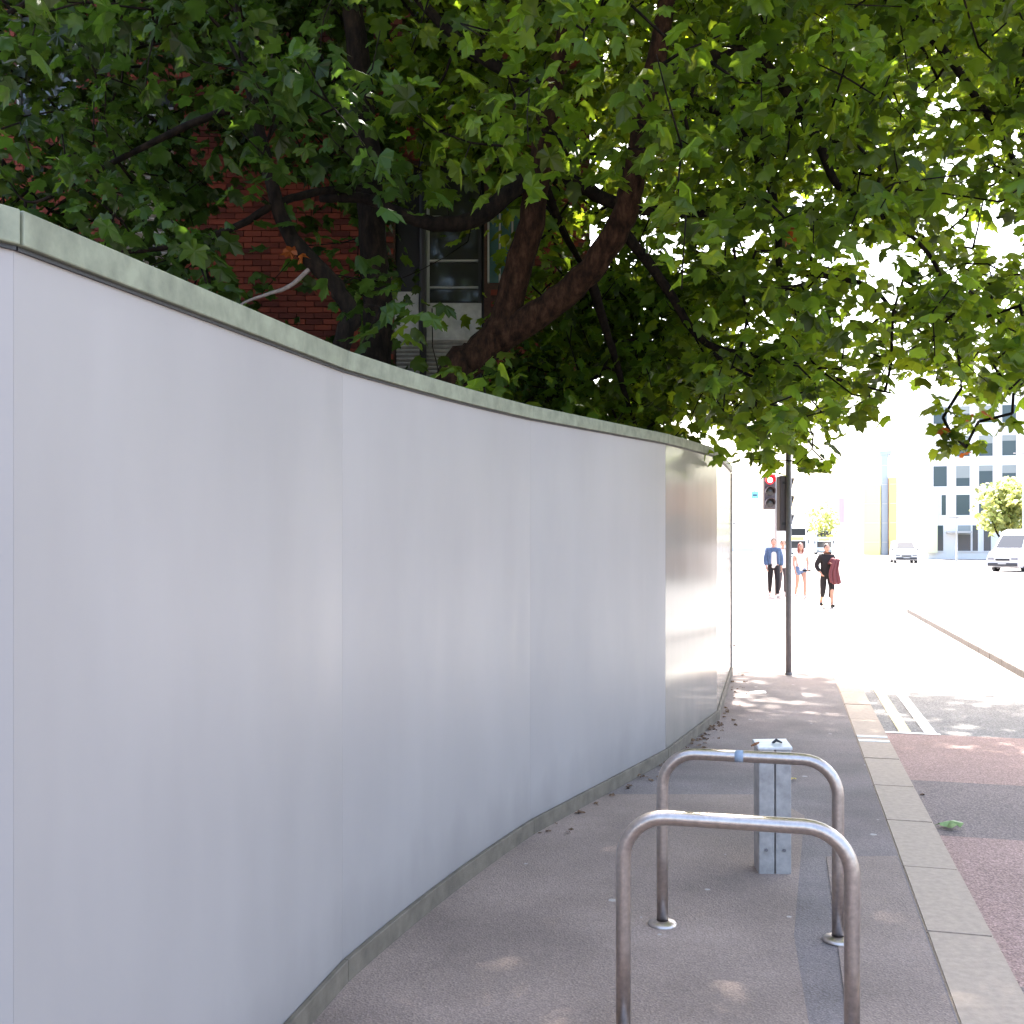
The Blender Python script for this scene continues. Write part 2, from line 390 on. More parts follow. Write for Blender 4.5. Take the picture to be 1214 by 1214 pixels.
# traffic island with its own kerb stones
b = MB(); pts = [(-25, KI + .125), (27, KI + .125)] + [(27 + .62 * math.sin(a), KI + .75 - .62 * math.cos(a)) for a in (R(30), R(60), R(90), R(120), R(150))] + [(27, 4.3), (-25, 4.3)]
b.prism([sn(s, n)[:2] for s, n in pts], -.2, 0)
tag(b.build('traffic_island', M['ground']), kind='structure')
ik = tag(empty('island_kerb'), kind='structure')
im = stone_mesh(.907, .125, .24, 'kerb_stone'); im.materials.append(M['kerbdark'])
for i in range(-20, 36):
    inst('kerb_stone', im, ik, sn(-4.5 + i * .915 - .2, KI + .0625, -.119 + random.uniform(-.003, .003)), (0, 0, -TH + random.uniform(-.004, .004)))

# ------------------------------------------------------------------ hoarding
WP = [Vector(p) for p in ((-3.7, -1.9), (-2.1, .08), (-.983, 2.08), (-.619, 3.85), (.10, 5.81), (1.137, 7.81), (1.866, 9.6), (2.70, 13.0), (2.6, 15.0))]
def rise(y): return .0275 * (y - 5.81)      # the top of the hoarding climbs slightly down the street
BULGE = {3: -.03}                # the panel after the long one is bent into a curve
def seg_pts(i, k=1):
    a, c = WP[i], WP[i + 1]; d = (c - a).normalized(); nr = Vector((d.y, -d.x))
    kk = 10 if i in BULGE else 1
    return [a.lerp(c, t / kk) + nr * (BULGE.get(i, 0) * 4 * (t / kk) * (1 - t / kk)) for t in range(kk + 1)]
def strip(path, o0, o1, z0, z1, gap=.0015, r0=0, r1=0):
    """a bar along path between the offsets o0 (back) and o1 (street side)"""
    b = MB(); n = len(path); vs = []
    for i, p in enumerate(path):
        d = (path[min(i + 1, n - 1)] - path[max(i - 1, 0)]).normalized(); nr = Vector((d.y, -d.x))
        q = p + d * (gap if i == 0 else (-gap if i == n - 1 else 0))
        for o, z in ((o0, z0), (o1, z0), (o1, z1), (o0, z1)): vs.append((*(q + nr * o), z + rise(q.y) * (r0 if z == z0 else r1)))
    fs = [(i * 4 + k, i * 4 + (k + 1) % 4, (i + 1) * 4 + (k + 1) % 4, (i + 1) * 4 + k) for i in range(n - 1) for k in range(4)]
    fs += [(3, 2, 1, 0), tuple((n - 1) * 4 + k for k in range(4))]
    fs = [tuple(reversed(f)) for f in fs]
    b.add(vs, fs); return b
hoard = tag(empty('site_hoarding', (-.722, 4.51, 0)), 'long pale grey metal site hoarding with sage green capping, bending along the pavement', 'hoarding')
def hchild(o):
    o.parent = hoard; o.matrix_parent_inverse = Matrix.Translation(-hoard.location); return o
ZC0, ZC1 = 2.29, 2.36
for i in range(len(WP) - 1):
    pth = seg_pts(i)
    o = hchild(strip(pth, -.03, 0, .02, 2.302, .0004, 0, 1).build('panel', M['panel' if i < 5 else 'panelgloss']))
    if i in BULGE:
        o.data.polygons.foreach_set('use_smooth', [True] * len(o.data.polygons)); o.data.set_sharp_from_angle(angle=R(40))
    hchild(strip(pth, -.055, .022, ZC0, ZC1, .0008, 1, 1).build('capping', M['cap'], bevel=.003))
    hchild(strip(pth, .001, .009, ZC0 - .009, ZC0 - .0005, .001, 1, 1).build('shadow_line_strip', M['black']))  # black strip painted in for the shadow line under the capping
    hchild(strip(pth, .002, .024, 0, .085, .0015).build('skirting_board', M['skirt'], bevel=.004))
# slim end post with bolts at the far edge
b = MB(); b.box((*(WP[7] + Vector((.012, .02))), 1.24), (.018, .02, 2.47), -.2); hchild(b.build('end_post', M['galv']))
for z in (.35, 1.0, 1.42, 1.85):
    b = MB(); b.cyl((*(WP[7] + Vector((.028, .01))), z), (*(WP[7] + Vector((.05, .005))), z), .010, 8); hchild(b.build('bolt', M['pole']))

# ------------------------------------------------------------------ cycle stands
def cycle_stand(c, label):
    root = empty('cycle_stand', (c[0], c[1], 0), -TH)
    w2, hh, r, tr = .352, .726, .14, .0242
    pts = [(-w2, 0, .002), (-w2, 0, .3), (-w2, 0, hh - r)]
    for k in range(1, 9):
        a = R(90) * k / 8; pts.append((-w2 + r - r * math.cos(a), 0, hh - r + r * math.sin(a)))
    pts += [(-.1, 0, hh), (.1, 0, hh)]
    for k in range(0, 9):
        a = R(90) * k / 8; pts.append((w2 - r + r * math.sin(a), 0, hh - r + r * math.cos(a)))
    pts += [(w2, 0, .3), (w2, 0, .002)]
    b = MB(); b.tube(pts, tr, 20); b.build('tube_hoop', M['steel'], root, smooth=True)
    for sx in (-1, 1):
        b = MB(); b.lathe([(.026, .02), (.055, .012), (.062, .004), (.062, 0)], (sx * w2, 0, .004), 20); b.build('foot_collar', M['steel'], root, smooth=True)
    tag(root, label, 'cycle stand', 'stainless cycle stands on the pavement')
    return root
cycle_stand((.70, 3.315), 'stainless steel hoop cycle stand nearest the viewer')
st = cycle_stand((.972, 4.335), 'stainless steel hoop cycle stand farther away, in front of the short metal post')
b = MB(); b.tube([(-.055, 0, .726), (-.02, 0, .726)], .0247, 20); b.build('sticker', M['bblue'], st, smooth=True)

# ------------------------------------------------------------------ short post of two plates
Yp = 5.1; xc = (919 - CX) / F * Yp; hw = 19.3 / F * Yp; topz = H - (889 - HY) / F * Yp
post = tag(empty('steel_post', (xc, Yp, 0), -.05), 'short grey post of two steel plates with a bright top, behind the cycle stand', 'post')
for sx in (-1, 1):
    b = MB(); b.box((sx * (hw / 2 + .0008), .07, topz / 2), (hw - .004, .14, topz), 0); b.build('plate', M['galv'], post, bevel=.004)
    for z in (.12,):
        b = MB(); b.cyl((sx * hw * .55, 0.002, z), (sx * hw * .55, -.007, z), .008, 8); b.build('bolt', M['pole'], post)
b = MB()
b.add([(-hw - .004, -.006, topz + .001), (hw + .003, -.006, topz + .001), (hw + .003, .15, topz + .001), (-hw - .004, .15, topz + .001),
       (-hw - .004, -.006, topz + .012), (hw + .003, -.006, topz + .014), (hw + .003, .15, topz + .028), (-hw - .004, .15, topz + .024)],
      [(3, 2, 1, 0), (4, 5, 6, 7), (0, 1, 5, 4), (1, 2, 6, 5), (2, 3, 7, 6), (3, 0, 4, 7)])
b.build('top_plate', M['galvtop'], post, bevel=.002)
b = MB(); b.tube([(.0, .07, topz + .02), (.02, .075, topz + .034), (.045, .06, topz + .024)], [.006, .009, .004], 6); b.build('loose_fixing', M['black'], post)
b = MB(); b.tube([(-hw - .03, .03, topz + .012), (-hw - .01, .04, topz + .02), (-hw + .01, .05, topz + .026)], [.004, .008, .004], 6); b.build('rusty_bracket', M['rust'], post)

# ------------------------------------------------------------------ traffic signals
def signal_head(parent, c, yaw, sz=1.0, lit=None, vis=.20):
    """three-aspect head; c is the centre of its back face, yaw 0 looks to -Y"""
    h = empty('signal_head', c, yaw, parent)
    hw, hh, dp = .15 * sz, .47 * sz, .17 * sz
    b = MB(); b.box((0, -dp / 2, 0), (2 * hw, dp, 2 * hh)); b.build('housing', M['housing'], h, bevel=.02 * sz)
    for k in range(3):
        z = (1 - k) * .305 * sz; r = .118 * sz
        b = MB(); b.lathe([(0.0001, .018 * sz), (r * .6, .013 * sz), (r, 0)], (0, 0, 0), 20)
        o = b.build('lens', M['redlens'] if lit == k else M['dlens'], h, smooth=True); o.location = (0, -dp - .002, z); o.rotation_euler = (R(90), 0, 0)
        if lit == k:
            b = MB(); b.lathe([(0.0001, .03 * sz), (r * .4, .026 * sz), (r * .62, .012 * sz)], (0, 0, 0), 20)
            o = b.build('lamp', M['redlamp'], h, smooth=True); o.location = (0, -dp - .002, z); o.rotation_euler = (R(90), 0, 0)
        b = MB(); n = 14; vs = []; fs = []
        for i in range(n + 1):
            a = R(-20) + R(220) * i / n
            for rr in (r * 1.08, r * 1.16):
                x, zz = math.cos(a) * rr, math.sin(a) * rr
                ln = vis * sz * (.45 + .55 * max(0, math.sin(a)))
                vs += [(x, -dp + .001, z + zz), (x, -dp - ln, z + zz)]
        for i in range(n):
            p, q = i * 4, i * 4 + 4
            fs += [(p, q, q + 1, p + 1), (p + 2, p + 3, q + 3, q + 2), (p + 1, q + 1, q + 3, p + 3)]
        b.add(vs, fs); b.build('visor', M['redhood'] if lit == k else M['housing'], h)  # lit aspect's visor: the lamp's red glow is put into its colour
    return h
# near pole
g = ground(935, 800)
pole = tag(empty('traffic_signal', g), 'dark grey traffic signal pole standing where the shade ends, signals seen from behind and side', 'traffic signal', 'traffic signals')
b = MB(); b.tube([(0, 0, .0), (0, 0, 1.2), (0, 0, 2.8)], .036, 16); b.build('pole', M['pole'], pole, smooth=True)
b = MB(); b.lathe([(.0365, .03), (.042, .02), (.044, .0)], (0, 0, .002), 16); b.build('base_collar', M['pole'], pole, smooth=True)
nh = signal_head(pole, (-.105, .1, 2.10), R(90), .72, vis=.10)
nh.scale = (.8, 1.0, 1.0)
for z in (1.85, 2.35):
    b = MB(); b.box((-.03, .03, z), (.09, .05, .03)); b.build('bracket', M['black'], pole)
b = MB(); b.cyl((0, 0, 2.8), (0, 0, 2.83), .04, 12); b.build('pole_cap', M['black'], pole)
# far pole with the lit red aspect
g = Vector(((920 - CX) / F * 33, 33, 0))
p2 = tag(empty('traffic_signal', g), 'traffic signal showing a red light, hanging above the pedestrian in the denim jacket', 'traffic signal', 'traffic signals')
b = MB(); b.tube([(0, 0, 0), (0, 0, 3.9)], .05, 12); b.build('pole', M['paleframe'], p2, smooth=True)
signal_head(p2, (-.235, .02, 1.6 + (645 - 583) / F * 33), 0, 1.17, lit=0)
for z in (2.85, 3.7):
    b = MB(); b.box((-.1, .0, z), (.2, .04, .04)); b.build('bracket', M['black'], p2)

# ------------------------------------------------------------------ brick building behind the hoarding
BY = 13.5
def bx(px): return (px - CX) / F * BY
def bz(py): return H + (HY - py) / F * BY
bld = tag(empty('brick_building', (-4, BY, 0)), 'dark red brick building with slatted and glazed bays behind the tree', 'building')
def bchild(o): o.parent = bld; o.matrix_parent_inverse = Matrix.Translation(-bld.location); return o
BR = 1.0
b = MB(); b.box(((-22 + BR) / 2, BY + 8.25, 6.5), (22 + BR, 16, 13)); bchild(b.build('wall', M['wallred']))
b = MB(); b.box(((-22.2 + BR) / 2, BY + 7.9, 13.15), (22.8 + BR, 16.8, .3)); rf = bchild(b.build('roof', M['stone']))
# openings: (x0, x1, z0, z1)
open_ = [(bx(468), bx(574), bz(446), 6.45), (bx(578), bx(622), bz(336), bz(236)), (bx(150), bx(206), bz(338), 7.4), (bx(486), bx(574), 7.2, 8.7), (bx(20), bx(90), 6.9, 8.4)]
xs = sorted({-8.2, BR} | {v for o in open_ for v in o[:2]}); zs = sorted({0.0, 9.0} | {v for o in open_ for v in o[2:]}); b = MB()
for i in range(len(xs) - 1):
    for j in range(len(zs) - 1):
        mx_, mz_ = (xs[i] + xs[i + 1]) / 2, (zs[j] + zs[j + 1]) / 2
        if any(o[0] < mx_ < o[1] and o[2] < mz_ < o[3] for o in open_): continue
        b.box((mx_, BY + .12, mz_), (xs[i + 1] - xs[i], .24, zs[j + 1] - zs[j]))
bchild(b.build('mortar_bed', M['mortar']))
b = MB(); b.box(((-22 - 8.2) / 2, BY + .1, 6.5), (22 - 8.2, .3, 13)); bchild(b.build('wall', M['wallred']))
b = MB(); b.box(((-8.2 + BR) / 2, BY + .1, 11), (8.2 + BR, .3, 4)); bchild(b.build('wall', M['wallred']))
bm_ = MB(); L_, W_, h_ = .215, .05, .065
bm_.box((0, 0, 0), (L_, W_, h_)); brick_me = bm_.mesh('brick'); brick_me.materials.append(M['brick'])
cells = []
for r in range(int((9.0 - 2.9) / .075)):
    z = 2.94 + r * .075; x = -8.15 + (.1125 if r % 2 else 0)
    while x < BR - .05:
        if not any(o[0] - .09 < x < o[1] + .09 and o[2] - .03 < z < o[3] + .03 for o in open_): cells.append((x, z))
        x += .225
cells.sort(key=lambda c: (abs(c[0] - bx(345)) / 1.3) ** 2 + ((c[1] - bz(290)) / 1.0) ** 2)
wallp = bchild(empty('brick_facing', (0, 0, 0)))
stuff = MB()
for i, (x, z) in enumerate(cells):
    y = BY - .018 + random.uniform(-.003, .003)
    if i < 300: inst('brick', brick_me, wallp, (x, y, z), (random.uniform(-.01, .01), 0, random.uniform(-.008, .008)))
    else: stuff.box((x, y, z), (L_ + random.uniform(-.004, .004), W_, h_), random.uniform(-.008, .008))
tag(bchild(stuff.build('brickwork', M['brick'])), kind='stuff')
# tall glazed bay
x0, x1 = bx(468), bx(574)
b = MB(); b.box(((x0 + x1) / 2, BY + .12, (bz(446) + 6.45) / 2), (x1 - x0, .04, 6.45 - bz(446))); bchild(b.build('bay_back', M['frame']))
b = MB(); b.cyl((bx(502), BY - .06, 2.6), (bx(502), BY - .06, 8.9), .045, 10); bchild(b.build('downpipe', M['frame'], smooth=True))
win = bchild(empty('window', (0, 0, 0)))
wx0, wx1 = bx(509), bx(567)
def wbox(nm, m, xa, xb, za, zb, y0, y1, par):
    b = MB(); b.box(((xa + xb) / 2, (y0 + y1) / 2, (za + zb) / 2), (xb - xa, y1 - y0, zb - za)); return b.build(nm, m, par)
for za, zb in ((bz(356), bz(342)), (bz(338), bz(310)), (bz(306), bz(258)), (bz(254), bz(205))):
    wbox('pane', M['glassdark'], wx0, wx1, za, zb, BY + .06, BY + .07, win)
for z in (bz(340), bz(308), bz(256)): wbox('glazing_bar', M['paleframe'], wx0, wx1, z - .012, z + .012, BY + .03, BY + .09, win)
for x in (wx0 - .02, wx1 + .02): wbox('frame', M['paleframe'] if x < wx1 else M['frame'], x - .02, x + .02, bz(358), 6.4, BY + .0, BY + .09, win)
bchild(wbox('spandrel_panel', M['stone'], wx0 - .04, wx1 + .04, bz(400), bz(359), BY + .01, BY + .09, None))
bchild(wbox('stone_jamb', M['stone'], bx(468), bx(496), bz(402), bz(346), BY - .01, BY + .09, None))
bchild(wbox('stone_sill', M['stone'], bx(466), bx(575), bz(404), bz(401), BY - .05, BY + .09, None))
lv = bchild(empty('louvre', (0, 0, 0)))
for k in range(9):
    z = bz(407 + k * 5.0)
    b = MB(); b.box(((bx(470) + bx(572)) / 2, BY + .02, z), (bx(572) - bx(470), .09, .026), axes=(Vector((1, 0, 0)), Vector((0, math.cos(.5), -math.sin(.5))), Vector((0, math.sin(.5), math.cos(.5))))); b.build('slat', M['slat'], lv)
# teal window
tw = bchild(empty('window', (0, 0, 0)))
for xa, xb in ((bx(580), bx(591)), (bx(594), bx(606)), (bx(609), bx(620))): wbox('pane', M['glassteal'], xa, xb, bz(334), bz(238), BY + .055, BY + .065, tw)
for xx in (579, 592.5, 607.5, 621): wbox('glazing_bar', M['paleframe'], bx(xx) - .012, bx(xx) + .012, bz(335), bz(237), BY + .0, BY + .08, tw)
# slatted bay at the left
lv2 = bchild(empty('louvre', (0, 0, 0)))
wbox('louvre_back', M['frame'], bx(150), bx(206), bz(338), 7.4, BY + .06, BY + .07, lv2)
for k in range(26):
    z = bz(335) + k * .088
    b = MB(); b.box(((bx(150) + bx(206)) / 2, BY + .02, z), (bx(206) - bx(150), .1, .03), axes=(Vector((1, 0, 0)), Vector((0, math.cos(.5), -math.sin(.5))), Vector((0, math.sin(.5), math.cos(.5))))); b.build('slat', M['slat'], lv2)
# windows of the upper floor
for xa, xb, za, zb in (open_[3], open_[4]):
    uw = bchild(empty('window', (0, 0, 0)))
    wbox('pane', M['glassdark'], xa + .03, xb - .03, za + .03, zb - .03, BY + .055, BY + .065, uw)
    wbox('frame', M['paleframe'], xa, xa + .03, za, zb, BY, BY + .09, uw); wbox('frame', M['paleframe'], xb - .03, xb, za, zb, BY, BY + .09, uw)
    wbox('sill', M['stone'], xa - .06, xb + .06, za - .06, za, BY - .06, BY + .09, uw)

# ------------------------------------------------------------------ trees
def leaf_outline(kind):
    if kind == 0:   # five pointed lobes
        half = [(.0, 0), (.16, -.07), (.36, -.02), (.27, .12), (.50, .26), (.60, .42), (.40, .42), (.33, .50), (.30, .70), (.17, .68), (.0, 1.0)]
    elif kind == 1:
        half = [(.0, 0), (.2, -.1), (.42, .06), (.34, .16), (.54, .38), (.42, .48), (.26, .5), (.22, .74), (.12, .74), (.0, .95)]
    else:
        half = [(.0, 0), (.22, -.04), (.45, .12), (.36, .2), (.52, .45), (.34, .47), (.28, .62), (.24, .8), (.1, .78), (.0, 1.02)]
    return half + [(-x, y) for x, y in reversed(half[1:-1])]
def leaf_geom(kind, curl):
    out = leaf_outline(kind); vs = [(0, .32, 0)]
    for x, y in out: vs.append((x * (1 - .25 * abs(curl)), y, -curl * (abs(x) * .6 + max(0, y - .3) ** 2 * .8) + .07 * math.sin(9 * x + 7 * y + 5 * curl)))
    n = len(out); fs = [(0, 1 + i, 1 + (i + 1) % n) for i in range(n)]
    return np.array(vs), np.array(fs)
LEAFG = [leaf_geom(k % 3, c) for k, c in ((0, .25), (1, .7), (2, .1), (0, 1.1), (1, .35), (2, .8), (0, -.3), (1, 1.3))]
LEAFM = {}
def leaf_mesh(k, m):
    if (k, m) not in LEAFM:
        me = bpy.data.meshes.new('leaf'); me.from_pydata(LEAFG[k][0].tolist(), [], LEAFG[k][1].tolist()); me.materials.append(M[m]); LEAFM[(k, m)] = me
    return LEAFM[(k, m)]
def leaf_matrix(p, size, droop=.55):
    """a leaf held out from p: its tip points out and down, its face mostly up"""
    a = random.uniform(0, 2 * math.pi)
    tip = Vector((math.cos(a), math.sin(a), random.gauss(-droop, .35))).normalized()
    up = Vector((random.gauss(0, .45), random.gauss(-.15, .45), 1)).normalized()
    side = tip.cross(up).normalized(); nrm = side.cross(tip).normalized()
    m = Matrix((side, tip, nrm)).transposed().to_4x4()
    return Matrix.Translation(p) @ m @ Matrix.Diagonal((size, size, size, 1))

class Skeleton:
    def __init__(self): self.P, self.par, self.kids, self.rad = [], [], [], []
    def node(self, p, par=-1, r=None):
        self.P.append(Vector(p)); self.par.append(par); self.kids.append(0); self.rad.append(r)
        return len(self.P) - 1
    def nearest(self, p, below=None):
        A = np.array([q[:] for q in self.P]); d = np.linalg.norm(A - np.array(p[:]), axis=1)
        return int(d.argmin()), float(d.min())

def smooth_path(pts, n=5):
    out = []
    for i in range(len(pts) - 1):
        p0, p1, p2, p3 = pts[max(i - 1, 0)], pts[i], pts[i + 1], pts[min(i + 2, len(pts) - 1)]
        for k in range(n):
            t = k / n
            out.append(.5 * ((2 * p1) + (p2 - p0) * t + (2 * p0 - 5 * p1 + 4 * p2 - p3) * t * t + (3 * p1 - p0 - 3 * p2 + p3) * t ** 3))
    out.append(pts[-1]); return out

def build_tree(name, label, base, limbs, clumps, lm, barkm, n_single, group, leaf_size=.166, twigm='barkdark'):
    """limbs: [(material, [(px,py,Y,radius m)...])]; clumps: [(Vector, count, spread, size factor)]"""
    root = tag(empty(name, base), label, 'tree', group)
    inv = Matrix.Translation(-Vector(base))
    def child(o, par=root):
        o.parent = par; o.matrix_parent_inverse = inv; return o
    sk = Skeleton(); tr = {}
    for nm, m, pts in limbs:
        P = [p if isinstance(p, Vector) else p for p in pts]
        V = [Vector(p[:3]) for p in P]; rr = [p[3] for p in P]
        S = smooth_path(V, 5)
        rs = np.interp(np.linspace(0, len(V) - 1, len(S)), range(len(V)), rr)
        S2 = [s + Vector((random.gauss(0, 1), random.gauss(0, 1), random.gauss(0, 1))) * float(r) * .07 for s, r in zip(S, rs)]
        S2[0] = S[0]
        b = MB(); b.tube(S2, [float(r) * random.uniform(.97, 1.03) for r in rs], 12 if rs[0] > .06 else 7)
        child(b.build(nm, M[m], smooth=True))
        for s in S2: sk.node(s)
    nl = len(sk.P)
    order = []
    rem = [c for c in clumps]
    d = [sk.nearest(c[0])[1] for c in rem]
    rem = [c for _, c in sorted(zip(d, rem), key=lambda t: t[0])]
    ends = []
    for c in rem:
        j, dist = sk.nearest(c[0])
        par = j
        k = max(1, min(5, int(dist / .22)))
        a = sk.P[j]
        for i in range(1, k + 1):
            t = i / k; p = a.lerp(c[0], t) + Vector((random.gauss(0, .03), random.gauss(0, .03), -.22 * dist * t * (1 - t) * .6)) * (1 if i < k else 0)
            par = sk.node(p, par)
        ends.append(par)
    cnt = [0] * len(sk.P)
    for e in ends:
        j = e
        while j >= nl: cnt[j] += 1; j = sk.par[j]
    b = MB()
    done = set()
    for e in ends:
        chain = [e]; j = e
        while j >= nl:
            j = sk.par[j]; chain.append(j)
            if j in done: break
        for q in chain: done.add(q)
        if len(chain) < 2: continue
        chain.reverse()
        b.tube([sk.P[q] for q in chain], [min(.014, .0028 * math.sqrt(max(1, cnt[q])) + .0016) if q >= nl else min(.014, .0028 * math.sqrt(max(1, cnt[chain[1]])) + .002) for q in chain], 5)
    crown = child(empty('crown', base)); crown.matrix_parent_inverse = Matrix.Identity(4); crown.location = (0, 0, 0)
    tw = b.build('twigs', M[twigm], smooth=True); tw.parent = crown; tw.matrix_parent_inverse = inv; tag(tw, kind='stuff')
    leaves = []
    for (p, n, sp, sz), e in zip(rem, ends):
        q = sk.P[sk.par[e]] if sk.par[e] >= 0 else p
        ax = (p - q)
        for i in range(n):
            t = random.random()
            o = p - ax * t * .6 + Vector((random.gauss(0, sp), random.gauss(0, sp), random.gauss(0, sp * .8)))
            s = leaf_size * sz * random.uniform(.48, 1.3)
            leaves.append((leaf_matrix(o, s), random.randrange(len(LEAFG)), s, o))
    def score(l):
        x, y = proj(l[3])
        if l[3].y < 1 or not (0 < x < 1214 and 0 < y < 640): return 0
        return l[2] / l[3].y
    leaves.sort(key=score, reverse=True)
    for mt, k, s, o in leaves[:n_single]:
        ob = bpy.data.objects.new('leaf', leaf_mesh(k, lm)); col.objects.link(ob); ob.parent = crown
        ob.matrix_parent_inverse = inv; ob.matrix_basis = mt
    V, Fc = [], []; base_i = 0
    for mt, k, s, o in leaves[n_single:]:
        gv, gf = LEAFG[k]; A = np.array(mt)
        V.append(gv @ A[:3, :3].T + A[:3, 3]); Fc.append(gf + base_i); base_i += len(gv)
    if V:
        V, Fc = np.concatenate(V), np.concatenate(Fc)
        me = bpy.data.meshes.new('foliage'); me.vertices.add(len(V)); me.vertices.foreach_set('co', V.ravel())
        me.loops.add(Fc.size); me.loops.foreach_set('vertex_index', Fc.ravel().astype(np.int32))
        me.polygons.add(len(Fc)); me.polygons.foreach_set('loop_start', np.arange(0, Fc.size, 3, dtype=np.int32))
        me.update(calc_edges=True); me.materials.append(M[lm])
        f = bpy.data.objects.new('foliage', me); col.objects.link(f); f.parent = crown; f.matrix_parent_inverse = inv; tag(f, kind='stuff')
    return root, crown, inv, len(leaves)

def wallX(Y):
    for i in range(len(WP) - 1):
        a, c = WP[i], WP[i + 1]
        if a.y <= Y <= c.y: return a.x + (c.x - a.x) * (Y - a.y) / (c.y - a.y)
    return 2.5
LOW = ([-200, 640, 700, 780, 850, 866, 880, 905, 925, 945, 965, 982, 992, 1005, 1050, 1060, 1068, 1082, 1096, 1110, 1140, 1180, 1214, 1400],
       [520, 520, 515, 515, 520, 520, 528, 526, 515, 530, 535, 525, 500, 482, 480, 465, 440, 425, 430, 455, 470, 465, 465, 455])
GAPS = [  # px, py, rx, ry, density kept: where brick, window or sky shows through in the photograph
    (335, 275, 88, 80, .10), (350, 360, 70, 55, .06), (265, 330, 45, 30, .35), (535, 300, 62, 95, .03), (522, 395, 60, 65, .02), (180, 270, 40, 45, .35),
    (60, 250, 60, 40, .55), (600, 300, 30, 60, .3), (460, 330, 40, 110, 1.0),
    (1106, 243, 24, 28, .02), (1042, 365, 36, 24, .03), (1072, 300, 30, 22, .1), (1160, 272, 26, 22, .05), (955, 222, 26, 14, .1), (1080, 470, 34, 46, .0),
    (1195, 275, 22, 24, .1), (1010, 300, 26, 22, .15), (1145, 335, 30, 16, .15), (960, 418, 26, 12, .15), (1050, 395, 22, 18, .15), (900, 265, 24, 12, .2), (1030, 270, 22, 20, .12), (862, 290, 20, 16, .25)]
def dens(px, py):
    d = 1.0
    for x, y, rx, ry, k in GAPS:
        if ((px - x) / rx) ** 2 + ((py - y) / ry) ** 2 < 1: d = min(d, k)
    return d

main_c, left_c = [], []
# canopy in view
tries = 0
while len(main_c) + len(left_c) < 2700 and tries < 120000:
    tries += 1
    px = random.uniform(-110, 1330); py = random.uniform(-120, 545)
    if py > np.interp(px, *LOW): continue
    if px < 860:
        Y = random.uniform(9.4, 12.9) if random.random() < .82 else random.uniform(6.3, 9.4)
        if 540 < px < 800 and 200 < py < 440 and Y < 9.6: continue
    else:
        Y = random.uniform(7.2, 12.5)
    if random.random() > dens(px, py): continue
    if px > 860 and py < 480 and random.random() > (.97 if px < 990 else .86): continue
    p = at(px, py, Y)
    if p.x < wallX(Y) + .1:
        if p.z < 2.0: continue
    elif p.z < 2.3 and px < 860: continue
    if p.y > BY - .35 and p.x < BR + .3: continue
    if abs(p.x - wallX(Y)) < .3 and p.z < 2.75 and Y < 8.5: continue
    if px < 850 and p.x > wallX(Y) - .4 and p.z < 3.1: continue
    n = random.randint(7, 13)
    (left_c if px < 470 else main_c).append((p, n, .13, 1.0))
k = 0
while k < 300:
    px, py, Y = random.uniform(640, 890), random.uniform(320, 548), random.uniform(9.3, 12.9)
    p = at(px, py, Y)
    if p.x > wallX(Y) - .35 and p.z < 2.95: continue
    if px < 760 and Y < 9.8: continue
    k += 1; main_c.append((p, 9, .14, .95))
# sprigs hanging at the lower right
for px, py, Y in ((1112, 530, 9.0), (1128, 515, 9.1), (1145, 530, 9.2), (1118, 495, 9.2), (975, 545, 9.6), (945, 550, 9.4), (890, 545, 9.8), (915, 545, 9.9), (1200, 490, 9.5), (1160, 500, 9.6)):
    main_c.append((at(px, py, Y), 8, .085, 1.0))
# upper canopy above the frame, the part that shades the pavement and the hoarding
k = 0
while k < 1900:
    x, y, z = random.uniform(-5.5, 10.0), random.uniform(2.5, 20), random.uniform(7.2, 13)
    cx_, cy_ = 2.5, 11
    if ((x - cx_) / 8) ** 2 + ((y - cy_) / 9) ** 2 + ((z - 8) / 6) ** 2 > 1: continue
    if y > BY - .4 and x < BR + .4: continue
    px, py = proj((x, y, z))
    if py > 200 and (px > 980 or py > 260): continue
    g_ = Vector((x, y, 0)) - Vector((sdir.x, sdir.y, 0)) * (z / sdir.z)      # where its shadow falls
    if g_.dot(SV) > 13.2 - max(0, g_.dot(NV) - .8) * .7: continue
    k += 1
    (left_c if x < -2.2 else main_c).append((Vector((x, y, z)), 16, .28, 1.45))

